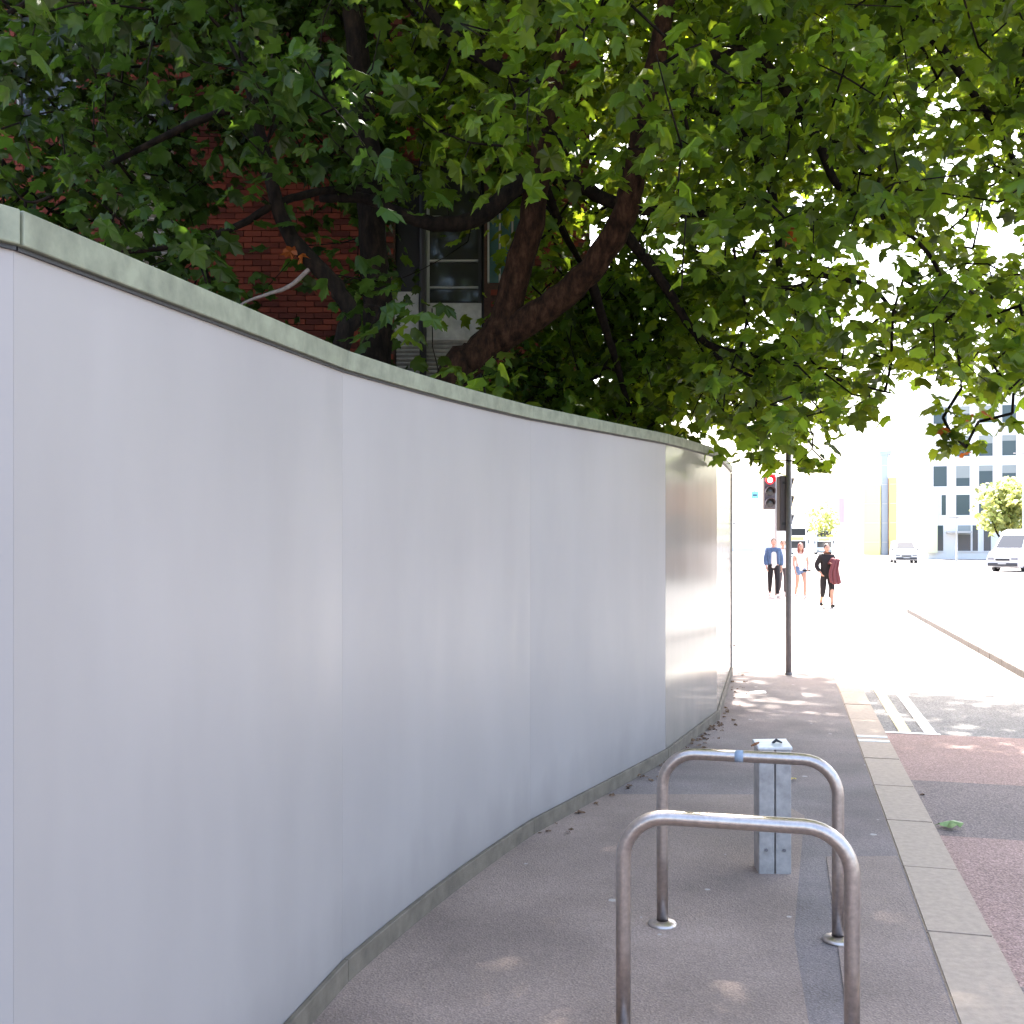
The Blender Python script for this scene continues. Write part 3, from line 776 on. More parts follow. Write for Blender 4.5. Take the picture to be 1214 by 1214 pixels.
def L3(pts): return [(*at(px, py, Y), r) for px, py, Y, r in pts]
tb = Vector((-1.05, 9.0, 0))
main_limbs = [
    ('trunk', 'bark', [(*tb, .24), (-.86, 9.0, 1.3, .19), (*at(536, 460, 9.0), .165), (*at(568, 420, 9.0), .15), (*at(604, 388, 9.0), .125)]),
    ('limb', 'bark', L3([(590, 402, 9.0, .15), (606, 350, 9.0, .125), (627, 275, 8.95, .115), (640, 202, 8.9, .105), (655, 110, 8.8, .09), (688, -30, 8.6, .07), (720, -200, 8.4, .04)])),
    ('limb', 'bark', L3([(590, 402, 9.0, .14), (650, 364, 8.9, .12), (698, 322, 8.75, .112), (734, 268, 8.6, .105), (752, 204, 8.5, .10), (772, 110, 8.3, .085), (800, -40, 8.0, .06), (850, -200, 7.8, .035)])),
    ('bough', 'barkdark', L3([(641, 196, 8.9, .075), (690, 222, 9.2, .065), (738, 243, 9.4, .055), (800, 252, 9.6, .045), (862, 254, 9.8, .038), (935, 262, 10, .03), (1000, 258, 10, .024), (1042, 255, 10, .018), (1078, 246, 10, .01)])),
    ('bough', 'barkdark', L3([(644, 190, 8.9, .085), (605, 228, 8.8, .075), (565, 258, 8.7, .07), (522, 266, 8.6, .062), (480, 256, 8.6, .055), (436, 236, 8.6, .045), (380, 236, 8.7, .03)])),
    ('bough', 'barkdark', L3([(772, 110, 8.3, .05), (850, 130, 8.8, .045), (905, 200, 9.2, .038), (921, 262, 9.4, .033), (925, 320, 9.5, .03), (943, 358, 9.6, .026), (946, 395, 9.6, .014)])),
    ('bough', 'barkdark', L3([(698, 322, 8.75, .05), (712, 370, 9.2, .04), (728, 420, 9.6, .034), (742, 470, 9.9, .026), (756, 510, 10.1, .014)])),
    ('bough', 'barkdark', L3([(734, 268, 8.6, .05), (790, 340, 9.0, .042), (820, 390, 9.2, .034), (850, 413, 9.3, .03), (895, 422, 9.3, .026), (940, 431, 9.3, .022), (1000, 452, 9.3, .016), (1057, 466, 9.3, .008)])),
    ('bough', 'barkdark', L3([(925, 320, 9.5, .028), (1000, 331, 9.4, .024), (1035, 343, 9.3, .02), (1062, 371, 9.2, .016), (1090, 392, 9.2, .013), (1118, 410, 9.2, .008)])),
    ('bough', 'barkdark', L3([(772, 110, 8.3, .06), (880, 60, 8.4, .05), (960, 150, 8.7, .042), (990, 215, 8.8, .034), (1020, 235, 8.9, .022), (1100, 300, 9.2, .018), (1130, 380, 9.2, .014), (1140, 460, 9.2, .008)])),
    ('bough', 'barkdark', L3([(800, -40, 8.0, .06), (950, -60, 8.2, .05), (1080, 20, 8.5, .04), (1160, 120, 8.8, .03), (1214, 220, 9.0, .02), (1230, 340, 9.2, .012)])),
    ('bough', 'barkdark', L3([(655, 110, 8.8, .06), (560, 60, 9, .05), (480, -20, 9.2, .04), (420, -100, 9.4, .03)])),
    ('bough', 'barkdark', L3([(640, 202, 8.9, .05), (662, 262, 9.6, .04), (682, 300, 10.2, .03), (700, 330, 10.6, .015)])),
    ('bough', 'barkdark', [(*at(720, -200, 8.4), .05), (1.5, 10, 9.2, .05), (2.8, 12, 10.4, .04), (4, 15, 10.8, .02)]),
    ('bough', 'barkdark', [(*at(850, -200, 7.8), .05), (3, 8, 9.2, .05), (5, 9.5, 10, .04), (7, 11, 10.2, .02)]),
    ('bough', 'barkdark', [(*at(720, -200, 8.4), .05), (.5, 6.5, 8.4, .05), (0, 5, 8.8, .03)]),
]
lb = Vector((-1.33, 9.2, 0))
left_limbs = [
    ('trunk', 'barkdark', [(*lb, .2), (-1.3, 9.2, 1.5, .17), (*at(448, 420, 9.2), .135), (*at(446, 330, 9.2), .125), (*at(438, 210, 9.2), .115), (*at(426, 80, 9.2), .10), (*at(410, -80, 9.1), .07), (*at(395, -220, 9.0), .04)]),
    ('stem', 'barkdark', [(-1.55, 8.6, 0, .10), (-1.42, 8.3, 1.8, .085)] + L3([(404, 418, 8.0, .07), (418, 376, 8.0, .066), (398, 340, 8.0, .064), (362, 302, 8.0, .062), (338, 268, 8.0, .058), (322, 214, 8.0, .052), (300, 120, 8.0, .045), (280, 0, 8.0, .03)])),
    ('bough', 'barkdark', L3([(425, 222, 8.8, .035), (375, 228, 8.3, .032), (330, 240, 8.0, .03), (290, 263, 8.0, .028), (240, 284, 8.0, .024), (180, 296, 8.0, .019), (125, 298, 8.0, .012), (70, 280, 8.0, .006)])),
    ('dead_branch', 'twigpale', L3([(368, 318, 8.0, .018), (342, 340, 7.9, .016), (320, 348, 7.8, .013), (296, 356, 7.75, .01), (276, 366, 7.7, .006)])),
    ('bough', 'barkdark', L3([(300, 120, 8.0, .035), (220, 150, 8.2, .03), (120, 200, 8.4, .022), (40, 240, 8.6, .012), (10, 215, 8.6, .006)])),
    ('bough', 'barkdark', L3([(410, -80, 9.1, .05), (250, -60, 8.8, .04), (80, -20, 8.6, .03), (-60, 60, 8.6, .015)])),
    ('bough', 'barkdark', [(*at(395, -220, 9.0), .05), (-3, 8, 8.6, .045), (-4.2, 7, 8.9, .02)]),
]
T1 = build_tree('plane_tree', 'large forked tree with reddish brown limbs and broad green leaves overhanging the pavement', tb, main_limbs, main_c, 'leaf', 'bark', 300, 'trees behind the hoarding')
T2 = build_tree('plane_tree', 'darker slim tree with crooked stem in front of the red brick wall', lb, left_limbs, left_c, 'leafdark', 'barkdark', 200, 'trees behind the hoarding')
# a few dead leaves still on the twigs
for px, py, Y in ((937, 270, 9.3), (941, 276, 9.35), (934, 277, 9.3), (930, 266, 9.3), (1152, 490, 9.3), (1166, 488, 9.3), (1140, 538, 9.3), (357, 300, 7.9), (350, 296, 7.85), (1118, 508, 9.0)):
    ob = bpy.data.objects.new('dead_leaf', leaf_mesh(random.randrange(5), 'leafred')); col.objects.link(ob)
    T = T2 if px < 470 else T1
    ob.parent = T[1]; ob.matrix_parent_inverse = T[2]; ob.matrix_basis = leaf_matrix(at(px, py, Y), .13)
print('leaves', T1[3], T2[3])
# undergrowth behind the hoarding, low between the trunks and the building
bush_c = []
for k in range(330):
    px = random.uniform(585, 880); Y = random.uniform(10.2, 13.0); p = at(px, random.uniform(410 if px < 670 else 300, 560), Y)
    if p.x > wallX(Y) - .5: continue
    bush_c.append((p, 10, .15, .85))
bb = Vector((.5, 11.4, 0))
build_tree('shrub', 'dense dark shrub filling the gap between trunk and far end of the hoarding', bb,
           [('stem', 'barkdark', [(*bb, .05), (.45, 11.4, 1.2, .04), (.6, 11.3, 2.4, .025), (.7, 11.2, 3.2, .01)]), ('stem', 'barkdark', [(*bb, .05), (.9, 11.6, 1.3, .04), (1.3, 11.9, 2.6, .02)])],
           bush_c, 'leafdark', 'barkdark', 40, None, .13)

# ------------------------------------------------------------------ people
def skin_mesh(joints, edges, radii, sub=2, root=0):
    me = bpy.data.meshes.new('tmp'); me.from_pydata([tuple(j) for j in joints], edges, [])
    o = bpy.data.objects.new('tmp', me); col.objects.link(o)
    o.modifiers.new('skin', 'SKIN').use_smooth_shade = True
    if not me.skin_vertices: me.attributes  # layer is made with the modifier
    sv = me.skin_vertices[0].data if me.skin_vertices else None
    if sv is None:
        bm = bmesh.new(); bm.from_mesh(me); bm.verts.layers.skin.verify(); bm.to_mesh(me); bm.free(); sv = me.skin_vertices[0].data
    for i, r in enumerate(radii):
        sv[i].radius = r if hasattr(r, '__len__') else (r, r); sv[i].use_root = (i == root)
    s = o.modifiers.new('sub', 'SUBSURF'); s.levels = sub; s.render_levels = sub
    dg = bpy.context.evaluated_depsgraph_get(); dg.update()
    out = bpy.data.meshes.new_from_object(o.evaluated_get(dg))
    bpy.data.objects.remove(o); bpy.data.meshes.remove(me)
    out.polygons.foreach_set('use_smooth', [True] * len(out.polygons))
    return out
def ellipsoid(bm, c, s, u=14, v=10, fn=None):
    r = bmesh.ops.create_uvsphere(bm, u_segments=u, v_segments=v, radius=1)
    for q in r['verts']:
        p = q.co.copy()
        if fn: p = fn(p)
        q.co = Vector((c[0] + p.x * s[0], c[1] + p.y * s[1], c[2] + p.z * s[2]))
    for f in bm.faces: f.smooth = True
def head_fn(p):
    q = p.copy()
    if p.z < 0: q.x *= 1 + .28 * p.z; q.y *= 1 + .12 * p.z           # narrow jaw
    if p.y < -.8 and -.35 < p.z < .12: q.y -= .10 * (1 - abs(p.x) * 2.5)      # brow and nose ridge
    return q
def person(name_label, loc, height, rz, look, cat_group='people walking towards the viewer'):
    """look: dict with joints overrides and clothes"""
    k = height / 1.75
    root = tag(empty('person', loc, rz), name_label, 'person', cat_group)
    J = dict(pel=(0, 0, .94), sp=(0, .0, 1.12), ch=(0, 0, 1.32), nk=(0, .005, 1.475), hd=(0, -.01, 1.56),
             shL=(.165, .01, 1.405), elL=(.235, .07, 1.13), wrL=(.235, .04, .89), shR=(-.165, .01, 1.405), elR=(-.235, -.01, 1.13), wrR=(-.225, -.13, .91),
             hpL=(.09, 0, .90), knL=(.10, -.15, .52), anL=(.09, -.17, .085), toL=(.105, -.33, .045), hpR=(-.09, 0, .90), knR=(-.10, .0, .50), anR=(-.08, .23, .15), toR=(-.095, .12, .03))
    J.update(look.get('pose', {}))
    J = {a: Vector(v) * k for a, v in J.items()}
    names = list(J); idx = {a: i for i, a in enumerate(names)}
    rad = dict(pel=(.17, .125), sp=(.145, .115), ch=(.165, .12), nk=.055, hd=.06, shL=.072, elL=.05, wrL=.033, shR=.072, elR=.05, wrR=.033, hpL=.1, knL=.066, anL=.042, toL=.034, hpR=.1, knR=.066, anR=.042, toR=.034, hem=(.17, .125))
    ed = [('pel', 'sp'), ('sp', 'ch'), ('ch', 'nk'), ('nk', 'hd'), ('ch', 'shL'), ('shL', 'elL'), ('elL', 'wrL'), ('ch', 'shR'), ('shR', 'elR'), ('elR', 'wrR'),
          ('pel', 'hpL'), ('hpL', 'knL'), ('knL', 'anL'), ('anL', 'toL'), ('pel', 'hpR'), ('hpR', 'knR'), ('knR', 'anR'), ('anR', 'toR')]
    P = [J[a] for a in names]; E = [(idx[a], idx[c]) for a, c in ed]; RR = []
    for a in names:
        r = rad[a]; RR.append(tuple(x * k for x in r) if hasattr(r, '__len__') else r * k)
    # hands: palm and five fingers
    for sd, sx in (('L', 1), ('R', -1)):
        wv, el = J['wr' + sd], J['el' + sd]; d = (wv - el).normalized(); fw = Vector((0, -1, 0)); fw = (fw - d * fw.dot(d)).normalized()
        palm = wv + d * .07 * k; pi = len(P); P.append(palm); RR.append((.032 * k, .02 * k)); E.append((idx['wr' + sd], pi))
        inn = Vector((-sx, 0, 0))
        for q, (off, ln) in enumerate(((.03, .07), (.011, .085), (-.011, .08), (-.03, .062))):
            a = palm + fw * off * k + d * .02 * k; c = a + (d * .85 + inn * .25).normalized() * ln * .5 * k; e = c + (d * .6 + inn * .7).normalized() * ln * .5 * k
            i0 = len(P); P += [a, c, e]; RR += [.0095 * k, .009 * k, .007 * k]; E += [(pi, i0), (i0, i0 + 1), (i0 + 1, i0 + 2)]
        a = wv + d * .03 * k + fw * .03 * k; c = a + (d * .6 + fw * .8).normalized() * .05 * k; i0 = len(P); P += [a, c]; RR += [.011 * k, .008 * k]; E += [(pi, i0), (i0, i0 + 1)]
    body = skin_mesh(P, E, RR, 1)
    bm = bmesh.new(); bm.from_mesh(body)
    hc = J['hd'] + Vector((0, -.012, .075)) * k
    ellipsoid(bm, hc, (.074 * k, .092 * k, .118 * k), 18, 14, head_fn)
    ellipsoid(bm, hc + Vector((0, -.094, -.018)) * k, (.014 * k, .018 * k, .024 * k), 8, 6)
    for sx in (-1, 1): ellipsoid(bm, hc + Vector((sx * .075, .008, -.01)) * k, (.012 * k, .02 * k, .032 * k), 8, 6)
    bm.to_mesh(body); bm.free(); body.materials.append(M['skin'])
    def part(nm, me, m, par=root):
        if m: me.materials.append(M[m])
        o = bpy.data.objects.new(nm, me); col.objects.link(o); o.parent = par; return o
    bo = part('body', body, None)
    for sx in (-1, 1):
        bm = bmesh.new(); ellipsoid(bm, hc + Vector((sx * .03, -.082, .008)) * k, (.012 * k, .008 * k, .008 * k), 8, 6); me = bpy.data.meshes.new('eye'); bm.to_mesh(me); bm.free(); part('eye', me, 'eye')
    bm = bmesh.new(); ellipsoid(bm, hc + Vector((0, -.085, -.062)) * k, (.024 * k, .008 * k, .007 * k), 8, 6); me = bpy.data.meshes.new('mouth'); bm.to_mesh(me); bm.free(); part('mouth', me, 'lip')
    def garment(nm, m, chain, extra, sub=2, over=None):
        ns = []; 
        for a, c in chain:
            for q in (a, c):
                if q not in ns: ns.append(q)
        over = dict(hem=((0, 0, .84), (.165, .12)), wst=((0, 0, 1.08), (.15, .12)), **(over or {}))
        pts = [Vector(over[a][0]) * k if a in over else J[a] for a in ns]
        rs = []
        for a in ns:
            r = over[a][1] if a in over else rad[a]
            rs.append(tuple((x + extra) * k for x in r) if hasattr(r, '__len__') else (r + extra) * k)
        return part(nm, skin_mesh(pts, [(ns.index(a), ns.index(c)) for a, c in chain], rs, sub), m)
    look['dress'](garment, part, J, k, hc, root)
    return root
def blob(bits, k=1.0):
    bm = bmesh.new()
    for c, s in bits: ellipsoid(bm, c, s, 12, 9)
    me = bpy.data.meshes.new('blob'); bm.to_mesh(me); bm.free(); return me
ARMS = [('ch', 'shL'), ('shL', 'elL'), ('elL', 'wrL'), ('ch', 'shR'), ('shR', 'elR'), ('elR', 'wrR')]
TORSO = [('hem', 'pel'), ('pel', 'sp'), ('sp', 'ch')]
LEGS = [('pel', 'hpL'), ('hpL', 'knL'), ('knL', 'anL'), ('pel', 'hpR'), ('hpR', 'knR'), ('knR', 'anR')]
def shoes(part, J, k, m):
    for sd in 'LR':
        a, t = J['an' + sd], J['to' + sd]; z = max(.0, t.z - .03 * k)
        part('shoe', blob([((a + t) / 2 + Vector((0, 0, -.012 * k)), (.045 * k, .125 * k, .042 * k)), (a + Vector((0, .01, -.03)) * k, (.042 * k, .05 * k, .055 * k))]), m)
def hair_short(part, hc, k, m): part('hair', blob([(hc + Vector((0, .018, .03)) * k, (.083 * k, .095 * k, .105 * k))]), m)
def hair_long(part, hc, k, m):
    part('hair', blob([(hc + Vector((0, .02, .03)) * k, (.086 * k, .095 * k, .108 * k)), (hc + Vector((.066, .02, -.1)) * k, (.035 * k, .06 * k, .15 * k)), (hc + Vector((-.066, .02, -.1)) * k, (.035 * k, .06 * k, .15 * k)), (hc + Vector((0, .06, -.09)) * k, (.08 * k, .04 * k, .16 * k))]), m)

def dressA(g, part, J, k, hc, root):
    g('shirt', 'whitecloth', TORSO + [('ch', 'nk')], .008, over=dict(nk=((0, 0, 1.44), .06)))
    # open jacket: two fronts, back and sleeves
    g('trousers', 'blackcloth', [('wst', 'pel')] + LEGS, .012, over={})
    g('jacket', 'denim', ARMS + [('ch', 'lo')], .03, over=dict(ch=((0, .035, 1.33), (.15, .085)), lo=((0, .035, .98), (.15, .085)), wrL=((.235, .04, .93), .03), wrR=((-.228, -.115, .94), .03)))
    for sx in (-1, 1):
        g('jacket_front', 'denim', [('a', 'b'), ('b', 'c')], 0, over=dict(a=((sx * .12, -.075, 1.40), (.055, .05)), b=((sx * .135, -.085, 1.2), (.065, .05)), c=((sx * .14, -.075, .97), (.06, .05))))
    shoes(part, J, k, 'shoewhite'); hair_short(part, hc, k, 'hairfair')
def dressD(g, part, J, k, hc, root):
    g('coat', 'whitecloth', TORSO + ARMS + [('ch', 'nk')], .025, over=dict(nk=((0, 0, 1.44), .06)))
    g('trousers', 'greycloth', [('wst', 'pel')] + LEGS, .016); shoes(part, J, k, 'shoewhite'); hair_short(part, hc, k, 'hairfair')
def dressB(g, part, J, k, hc, root):
    g('top', 'whitecloth', TORSO + [('ch', 'shL'), ('shL', 'elL'), ('ch', 'shR'), ('shR', 'elR')], .014, over=dict(elL=((.215, .02, 1.27), .05), elR=((-.215, .02, 1.27), .05)))
    g('shorts', 'denimlight', [('wst', 'pel'), ('pel', 'hpL'), ('hpL', 'knL'), ('pel', 'hpR'), ('hpR', 'knR')], .014, over=dict(knL=((.105, -.02, 0.70), .105), knR=((-.105, 0, .70), .105)))
    b = MB(); b.box((.16 * k, -.13 * k, .88 * k), (.24 * k, .09 * k, .05 * k)); me = b.mesh('bag'); part('belt_bag', me, 'blackcloth')
    shoes(part, J, k, 'shoewhite'); hair_long(part, hc, k, 'hairred')
def dressC(g, part, J, k, hc, root):
    g('jumper', 'blackcloth', TORSO + ARMS + [('ch', 'nk')], .022, over=dict(nk=((0, 0, 1.45), .055)))
    g('trousers', 'blackcloth', [('wst', 'pel')] + LEGS, .018, over=dict(anL=((.10, .0, .26), .05), anR=((-.10, .06, .27), .05)))
    shoes(part, J, k, 'blackcloth'); hair_short(part, hc, k, 'hairdark')
g0 = ground(917, 708); person('person in open denim jacket, white top and black trousers walking under the red signal', (g0.x, g0.y, 0), 1.76, R(-6), dict(dress=dressA))
person('person in pale top and grey trousers half hidden behind the signal pole', ((928 - CX) / F * 33, 33, 0), 1.72, R(-4), dict(dress=dressD, pose=dict(knL=(.10, -.02, .5), anL=(.1, .1, .09), toL=(.11, -.04, .03))))
g0 = ground(949, 709); person('person with long auburn hair, white top and denim shorts just right of the pole', (g0.x, g0.y, 0), 1.62, R(4), dict(dress=dressB, pose=dict(elL=(.25, .02, 1.15), wrL=(.19, -.14, .96))))
g0 = ground(980, 720, ROADZ)
pc = person('person in black clothes carrying a folded maroon coat over one arm', (g0.x, g0.y, ROADZ), 1.70, R(2), dict(dress=dressC, pose=dict(elL=(.25, .0, 1.12), wrL=(.08, -.24, 1.20), elR=(-.28, .06, 1.15), wrR=(-.20, -.05, .98))))
# the coat hangs over the forearm: a folded sheet of cloth
b = MB(); nu, nv = 15, 11; vs = []
for j in range(nv):
    for i in range(nu):
        u, v = i / (nu - 1), j / (nv - 1)
        a = (v - .22) * 1.75
        x = -.02 + u * (.30 - .10 * v) + .03 * math.sin(v * 5 + u * 3) + .02 * math.sin(v * 7) - .04 * max(0, v - .5) + .1 * max(0, v - .4)
        z = 1.30 - max(0, v - .22) * .80 - max(0, .22 - v) * .7 + .01 * math.sin(u * 14)
        y = (-.32 + .02 * math.sin(u * 16 + v * 3)) if v > .22 else (-.32 + (.22 - v) * 1.2)
        if .1 < v < .34: z = 1.305 + .01 * math.sin(u * 14) - ((v - .22) / .12) ** 2 * .04
        vs.append((x, y, z - .02 * u - .10 * u * (1 - u) * max(0, v - .3) * 2))
b.add(vs, [(j * nu + i, j * nu + i + 1, (j + 1) * nu + i + 1, (j + 1) * nu + i) for j in range(nv - 1) for i in range(nu - 1)])
coat = b.build('folded_coat', M['maroon'], smooth=True); sol = coat.modifiers.new('thick', 'SOLIDIFY'); sol.thickness = .05; sol.offset = 0
coat.location = pc.location; coat.rotation_euler = pc.rotation_euler; tag(coat, 'maroon coat folded over the arm of the person in black', 'coat')

# ------------------------------------------------------------------ vehicles
def wheel(parent, c, r, wd):
    e = empty('wheel', c, 0, parent)
    b = MB(); b.tube([(-wd / 2, 0, 0), (-wd * .35, 0, 0), (wd * .35, 0, 0), (wd / 2, 0, 0)], [r * .93, r, r, r * .93], 20); b.build('tyre', M['tyre'], e, smooth=False)
    for sx in (-1, 1):
        b = MB(); b.cyl((sx * wd * .47, 0, 0), (sx * (wd / 2 + .012), 0, 0), r * .62, 16); b.build('rim', M['rim'], e)
def loft(sections, name, m, parent, smooth=True):
    """sections: list of rings (lists of points) of equal length"""
    b = MB(); n = len(sections[0]); vs = [p for s in sections for p in s]
    fs = [(i * n + k, i * n + (k + 1) % n, (i + 1) * n + (k + 1) % n, (i + 1) * n + k) for i in range(len(sections) - 1) for k in range(n)]
    fs += [tuple(reversed(range(n))), tuple(range((len(sections) - 1) * n, len(sections) * n))]
    b.add(vs, fs); o = b.build(name, m, parent, smooth=smooth)
    if smooth: o.data.set_sharp_from_angle(angle=R(35))
    return o
def car(label, loc, rz, prof, W, wheels, wr, glass, van=False, group='vehicles on the road'):
    """prof: list of (y, z_sill, z_belt, z_top, top half-width share) from nose to tail; the nose points to -Y"""
    root = tag(empty('van' if van else 'car', loc, rz), label, 'van' if van else 'car', group)
    secs = []
    for y, z0, zb, zt, sh in prof:
        h = W / 2
        secs.append([(x, y, z) for x, z in ((-h * .93, z0), (-h, z0 + .12), (-h, zb * .75 + z0 * .25), (-h * .97, zb), (-h * sh, zt - .03), (-h * (sh - .1), zt), (h * (sh - .1), zt), (h * sh, zt - .03), (h * .97, zb), (h, zb * .75 + z0 * .25), (h, z0 + .12), (h * .93, z0))])
    loft(secs, 'body', M['carwhite'], root)
    for y in wheels:
        for sx in (-1, 1):
            wheel(root, (sx * (W / 2 - .11), y, wr), wr, .21)
            b = MB(); b.tube([(sx * (W / 2 - .18), y, wr), (sx * (W / 2 + .004), y, wr)], wr * 1.17, 20); b.build('wheel_arch', M['bumper'], root)
    for nm, pts in glass:
        b = MB(); b.add(pts, [tuple(range(len(pts)))]); o = b.build(nm, M['carglass'], root); s = o.modifiers.new('t', 'SOLIDIFY'); s.thickness = .012; s.offset = 0
    y0 = prof[0][0]; zb = prof[0][2]
    for sx in (-1, 1):
        b = MB(); b.box((sx * W * .36, y0 + .03, zb - .1), (W * .2, .14, .15)); b.build('headlight', M['lamp'], root, bevel=.03)
        b = MB(); b.box((sx * (W / 2 + .09), prof[2][0] + .45, prof[3][2] + .1), (.2, .1, .14)); b.build('wing_mirror', M['bumper'], root, bevel=.03)
        b = MB(); b.box((sx * W * .38, prof[-1][0] - .01, prof[-1][2] - .15), (W * .14, .08, .25)); b.build('tail_light', M['redhood'], root, bevel=.02)
    b = MB(); b.box((0, y0 - .02, prof[0][1] + .13), (W * .9, .12, .2)); b.build('bumper', M['bumper'], root, bevel=.03)
    b = MB(); b.box((0, y0 - .025, zb - .16), (W * .42, .06, .12)); b.build('grille', M['black'], root)
    b = MB(); b.box((0, y0 - .085, prof[0][1] + .2), (.52, .01, .11)); b.build('number_plate', M['paleframe'], root)
    for sx in (-1, 1):
        b = MB(); b.box((sx * (W / 2 - .02), 0, prof[3][1] + .05), (.06, (wheels[1] - wheels[0]) - wr * 2.5, .12)); b.build('sill', M['bumper'], root)
    return root
def side_glass(W, pts, e=.006):
    out = []
    for sx in (-1, 1): out.append([(sx * (W / 2 * sh + e), y, z) for y, z, sh in pts])
    return out
vanp = [(-2.3, .3, .80, .92, .9), (-2.15, .25, .95, 1.05, .92), (-1.7, .22, 1.1, 1.3, .88), (-1.0, .22, 1.15, 1.9, .8), (-.6, .22, 1.15, 1.98, .84), (2.2, .22, 1.15, 1.98, .84), (2.3, .3, 1.1, 1.9, .84)]
vg = [('windscreen', [(-.78, -1.72, 1.31), (.78, -1.72, 1.31), (.66, -1.02, 1.88), (-.66, -1.02, 1.88)])] + [('side_window', q) for q in side_glass(1.9, [(-1.4, 1.2, .965), (-.5, 1.2, .965), (-.5, 1.7, .88), (-1.0, 1.72, .87)])]
car('small white van far down the road, nose towards the viewer', (at(1071, 645, 96).x, 96, ROADZ), R(-14), vanp, 1.95, (-1.45, 1.4), .34, vg, van=True)
big = [(y * 1.25, z0 * 1.05, zb * 1.12, zt * (1.33 if zt > 1.5 else 1.12), sh) for y, z0, zb, zt, sh in vanp]
bgl = [('windscreen', [(-.82, -2.14, 1.47), (.82, -2.14, 1.47), (.68, -1.27, 2.48), (-.68, -1.27, 2.48)])] + [('side_window', q) for q in side_glass(2.05, [(-1.75, 1.32, .965), (-.65, 1.32, .965), (-.65, 2.15, .88), (-1.25, 2.15, .87)])]
gc = ground(1186, 678, ROADZ)
car('tall white van cut off by the right edge of the picture', gc + Vector((2.6, 2.2, 0)), R(-52), big, 2.05, (-1.85, 1.75), .36, bgl, van=True)
def bus(label, loc, rz, bodym):
    root = tag(empty('bus', loc, rz), label, 'bus', 'buses far down the street')
    W, Ln, Hh = 2.5, 10.5, 4.3
    b = MB(); b.box((0, Ln / 2, .3 + (Hh - .3) / 2), (W, Ln, Hh - .3)); b.build('body', M[bodym], root, bevel=.18)
    for z0, z1, nm in ((1.15, 2.1, 'windscreen'), (2.85, 3.75, 'upper_windscreen')):
        b = MB(); b.box((0, -.006, (z0 + z1) / 2), (W - .35, .05, z1 - z0)); b.build(nm, M['carglass'], root, bevel=.02)
    b = MB(); b.box((0, -.006, 2.42), (W - .8, .05, .42)); b.build('destination_display', M['busdisp'], root)
    for sx in (-1, 1):
        for z0, z1 in ((1.25, 2.05), (2.95, 3.7)):
            for i in range(6):
                b = MB(); b.box((sx * (W / 2), .9 + i * 1.55 + .7, (z0 + z1) / 2), (.04, 1.4, z1 - z0)); b.build('side_window', M['carglass'], root)
        b = MB(); b.box((sx * .95, -.01, .72), (.4, .08, .22)); b.build('headlight', M['lamp'], root)
        b = MB(); b.box((sx * (W / 2 + .17), -.12, 2.0), (.16, .12, .45)); b.build('mirror', M['black'], root)
        b = MB(); b.cyl((sx * (W / 2 - .05), -.03, 2.3), (sx * (W / 2 + .17), -.12, 2.25), .03, 6); b.build('mirror_arm', M['black'], root)
        for y in (2.2, 8.0): wheel(root, (sx * (W / 2 - .14), y, .48), .48, .28)
    b = MB(); b.box((0, -.01, .42), (W - .2, .06, .2)); b.build('bumper', M['bumper'], root)
    return root
bus('pale blue double-decker bus far behind the person carrying a maroon coat', (at(977, 645, 168).x, 168, ROADZ), R(-14), 'busblue')
bus('white double-decker bus far off just right of the signal pole', (at(945, 645, 140).x, 140, ROADZ), R(-14), 'bwhite')

# ------------------------------------------------------------------ far buildings
def far_block(label, x0, x1, Y, depth, top, m, wins=()):
    """front-left corner at (x0, Y); the block follows the street grid"""
    root = tag(empty('office_building', (x0, Y, ROADZ), -TH), label, 'building', 'buildings across the junction')
    W = (x1 - x0) / math.cos(TH) * .95
    b = MB(); b.box((W / 2, depth / 2, top / 2 - .1), (W, depth, top + .2)); b.build('wall', M[m], root)
    b = MB(); b.box((W / 2, depth / 2, top + .16), (W + .5, depth + .5, .3)); b.build('roof', M['bwhite'], root)
    for (a, c, z0, z1, wm) in wins:
        w_ = empty('window', (0, 0, 0), 0, root); a -= x0; c -= x0
        b = MB(); b.box(((a + c) / 2, -.01, (z0 + z1) / 2), (c - a, .06, z1 - z0)); b.build('pane', M[wm], w_)
        if random.random() < .45:
            hb = (z1 - z0) * random.uniform(.2, .6); b = MB(); b.box(((a + c) / 2, -.045, z1 - hb / 2), (c - a - .04, .015, hb)); b.build('blind', M['blind'], w_)
        for xx in (a - .04, c + .04):
            b = MB(); b.box((xx, -.05, (z0 + z1) / 2), (.08, .12, z1 - z0 + .16)); b.build('frame', M['bwhite'], w_)
        b = MB(); b.box(((a + c) / 2, -.09, z0 - .05), (c - a + .3, .2, .1)); b.build('sill', M['bwhite'], w_)
    return root
FY = 120.0
def fx(px): return (px - CX) / F * FY
def fz(py): return H + (HY - py) / F * FY
wins = []
for row, (ya, yb) in enumerate(((482, 502), (517, 541), (552, 576), (586, 610))):
    for cpx in (1113.5, 1138.5, 1163.5, 1188.5, 1213, 1238, 1263):
        if row == 1 and cpx < 1130: continue
        if row == 3 and cpx < 1120:
            wins.append((fx(1115), fx(1120), fz(yb), fz(ya), 'bwin')); continue
        wins.append((fx(cpx - 7.5), fx(cpx + 7.5), fz(yb), fz(ya), 'bwin'))
for cpx, w2 in ((1112, 5), (1140, 7), (1152, 3), (1165, 4), (1195, 8), (1225, 8)): wins.append((fx(cpx - w2), fx(cpx + w2), fz(652), fz(622), 'bwin'))
ob = far_block('white office building with rows of dark square windows behind the leaves at right', fx(1100), fx(1290), FY, 20, fz(470), 'bwhite', wins)
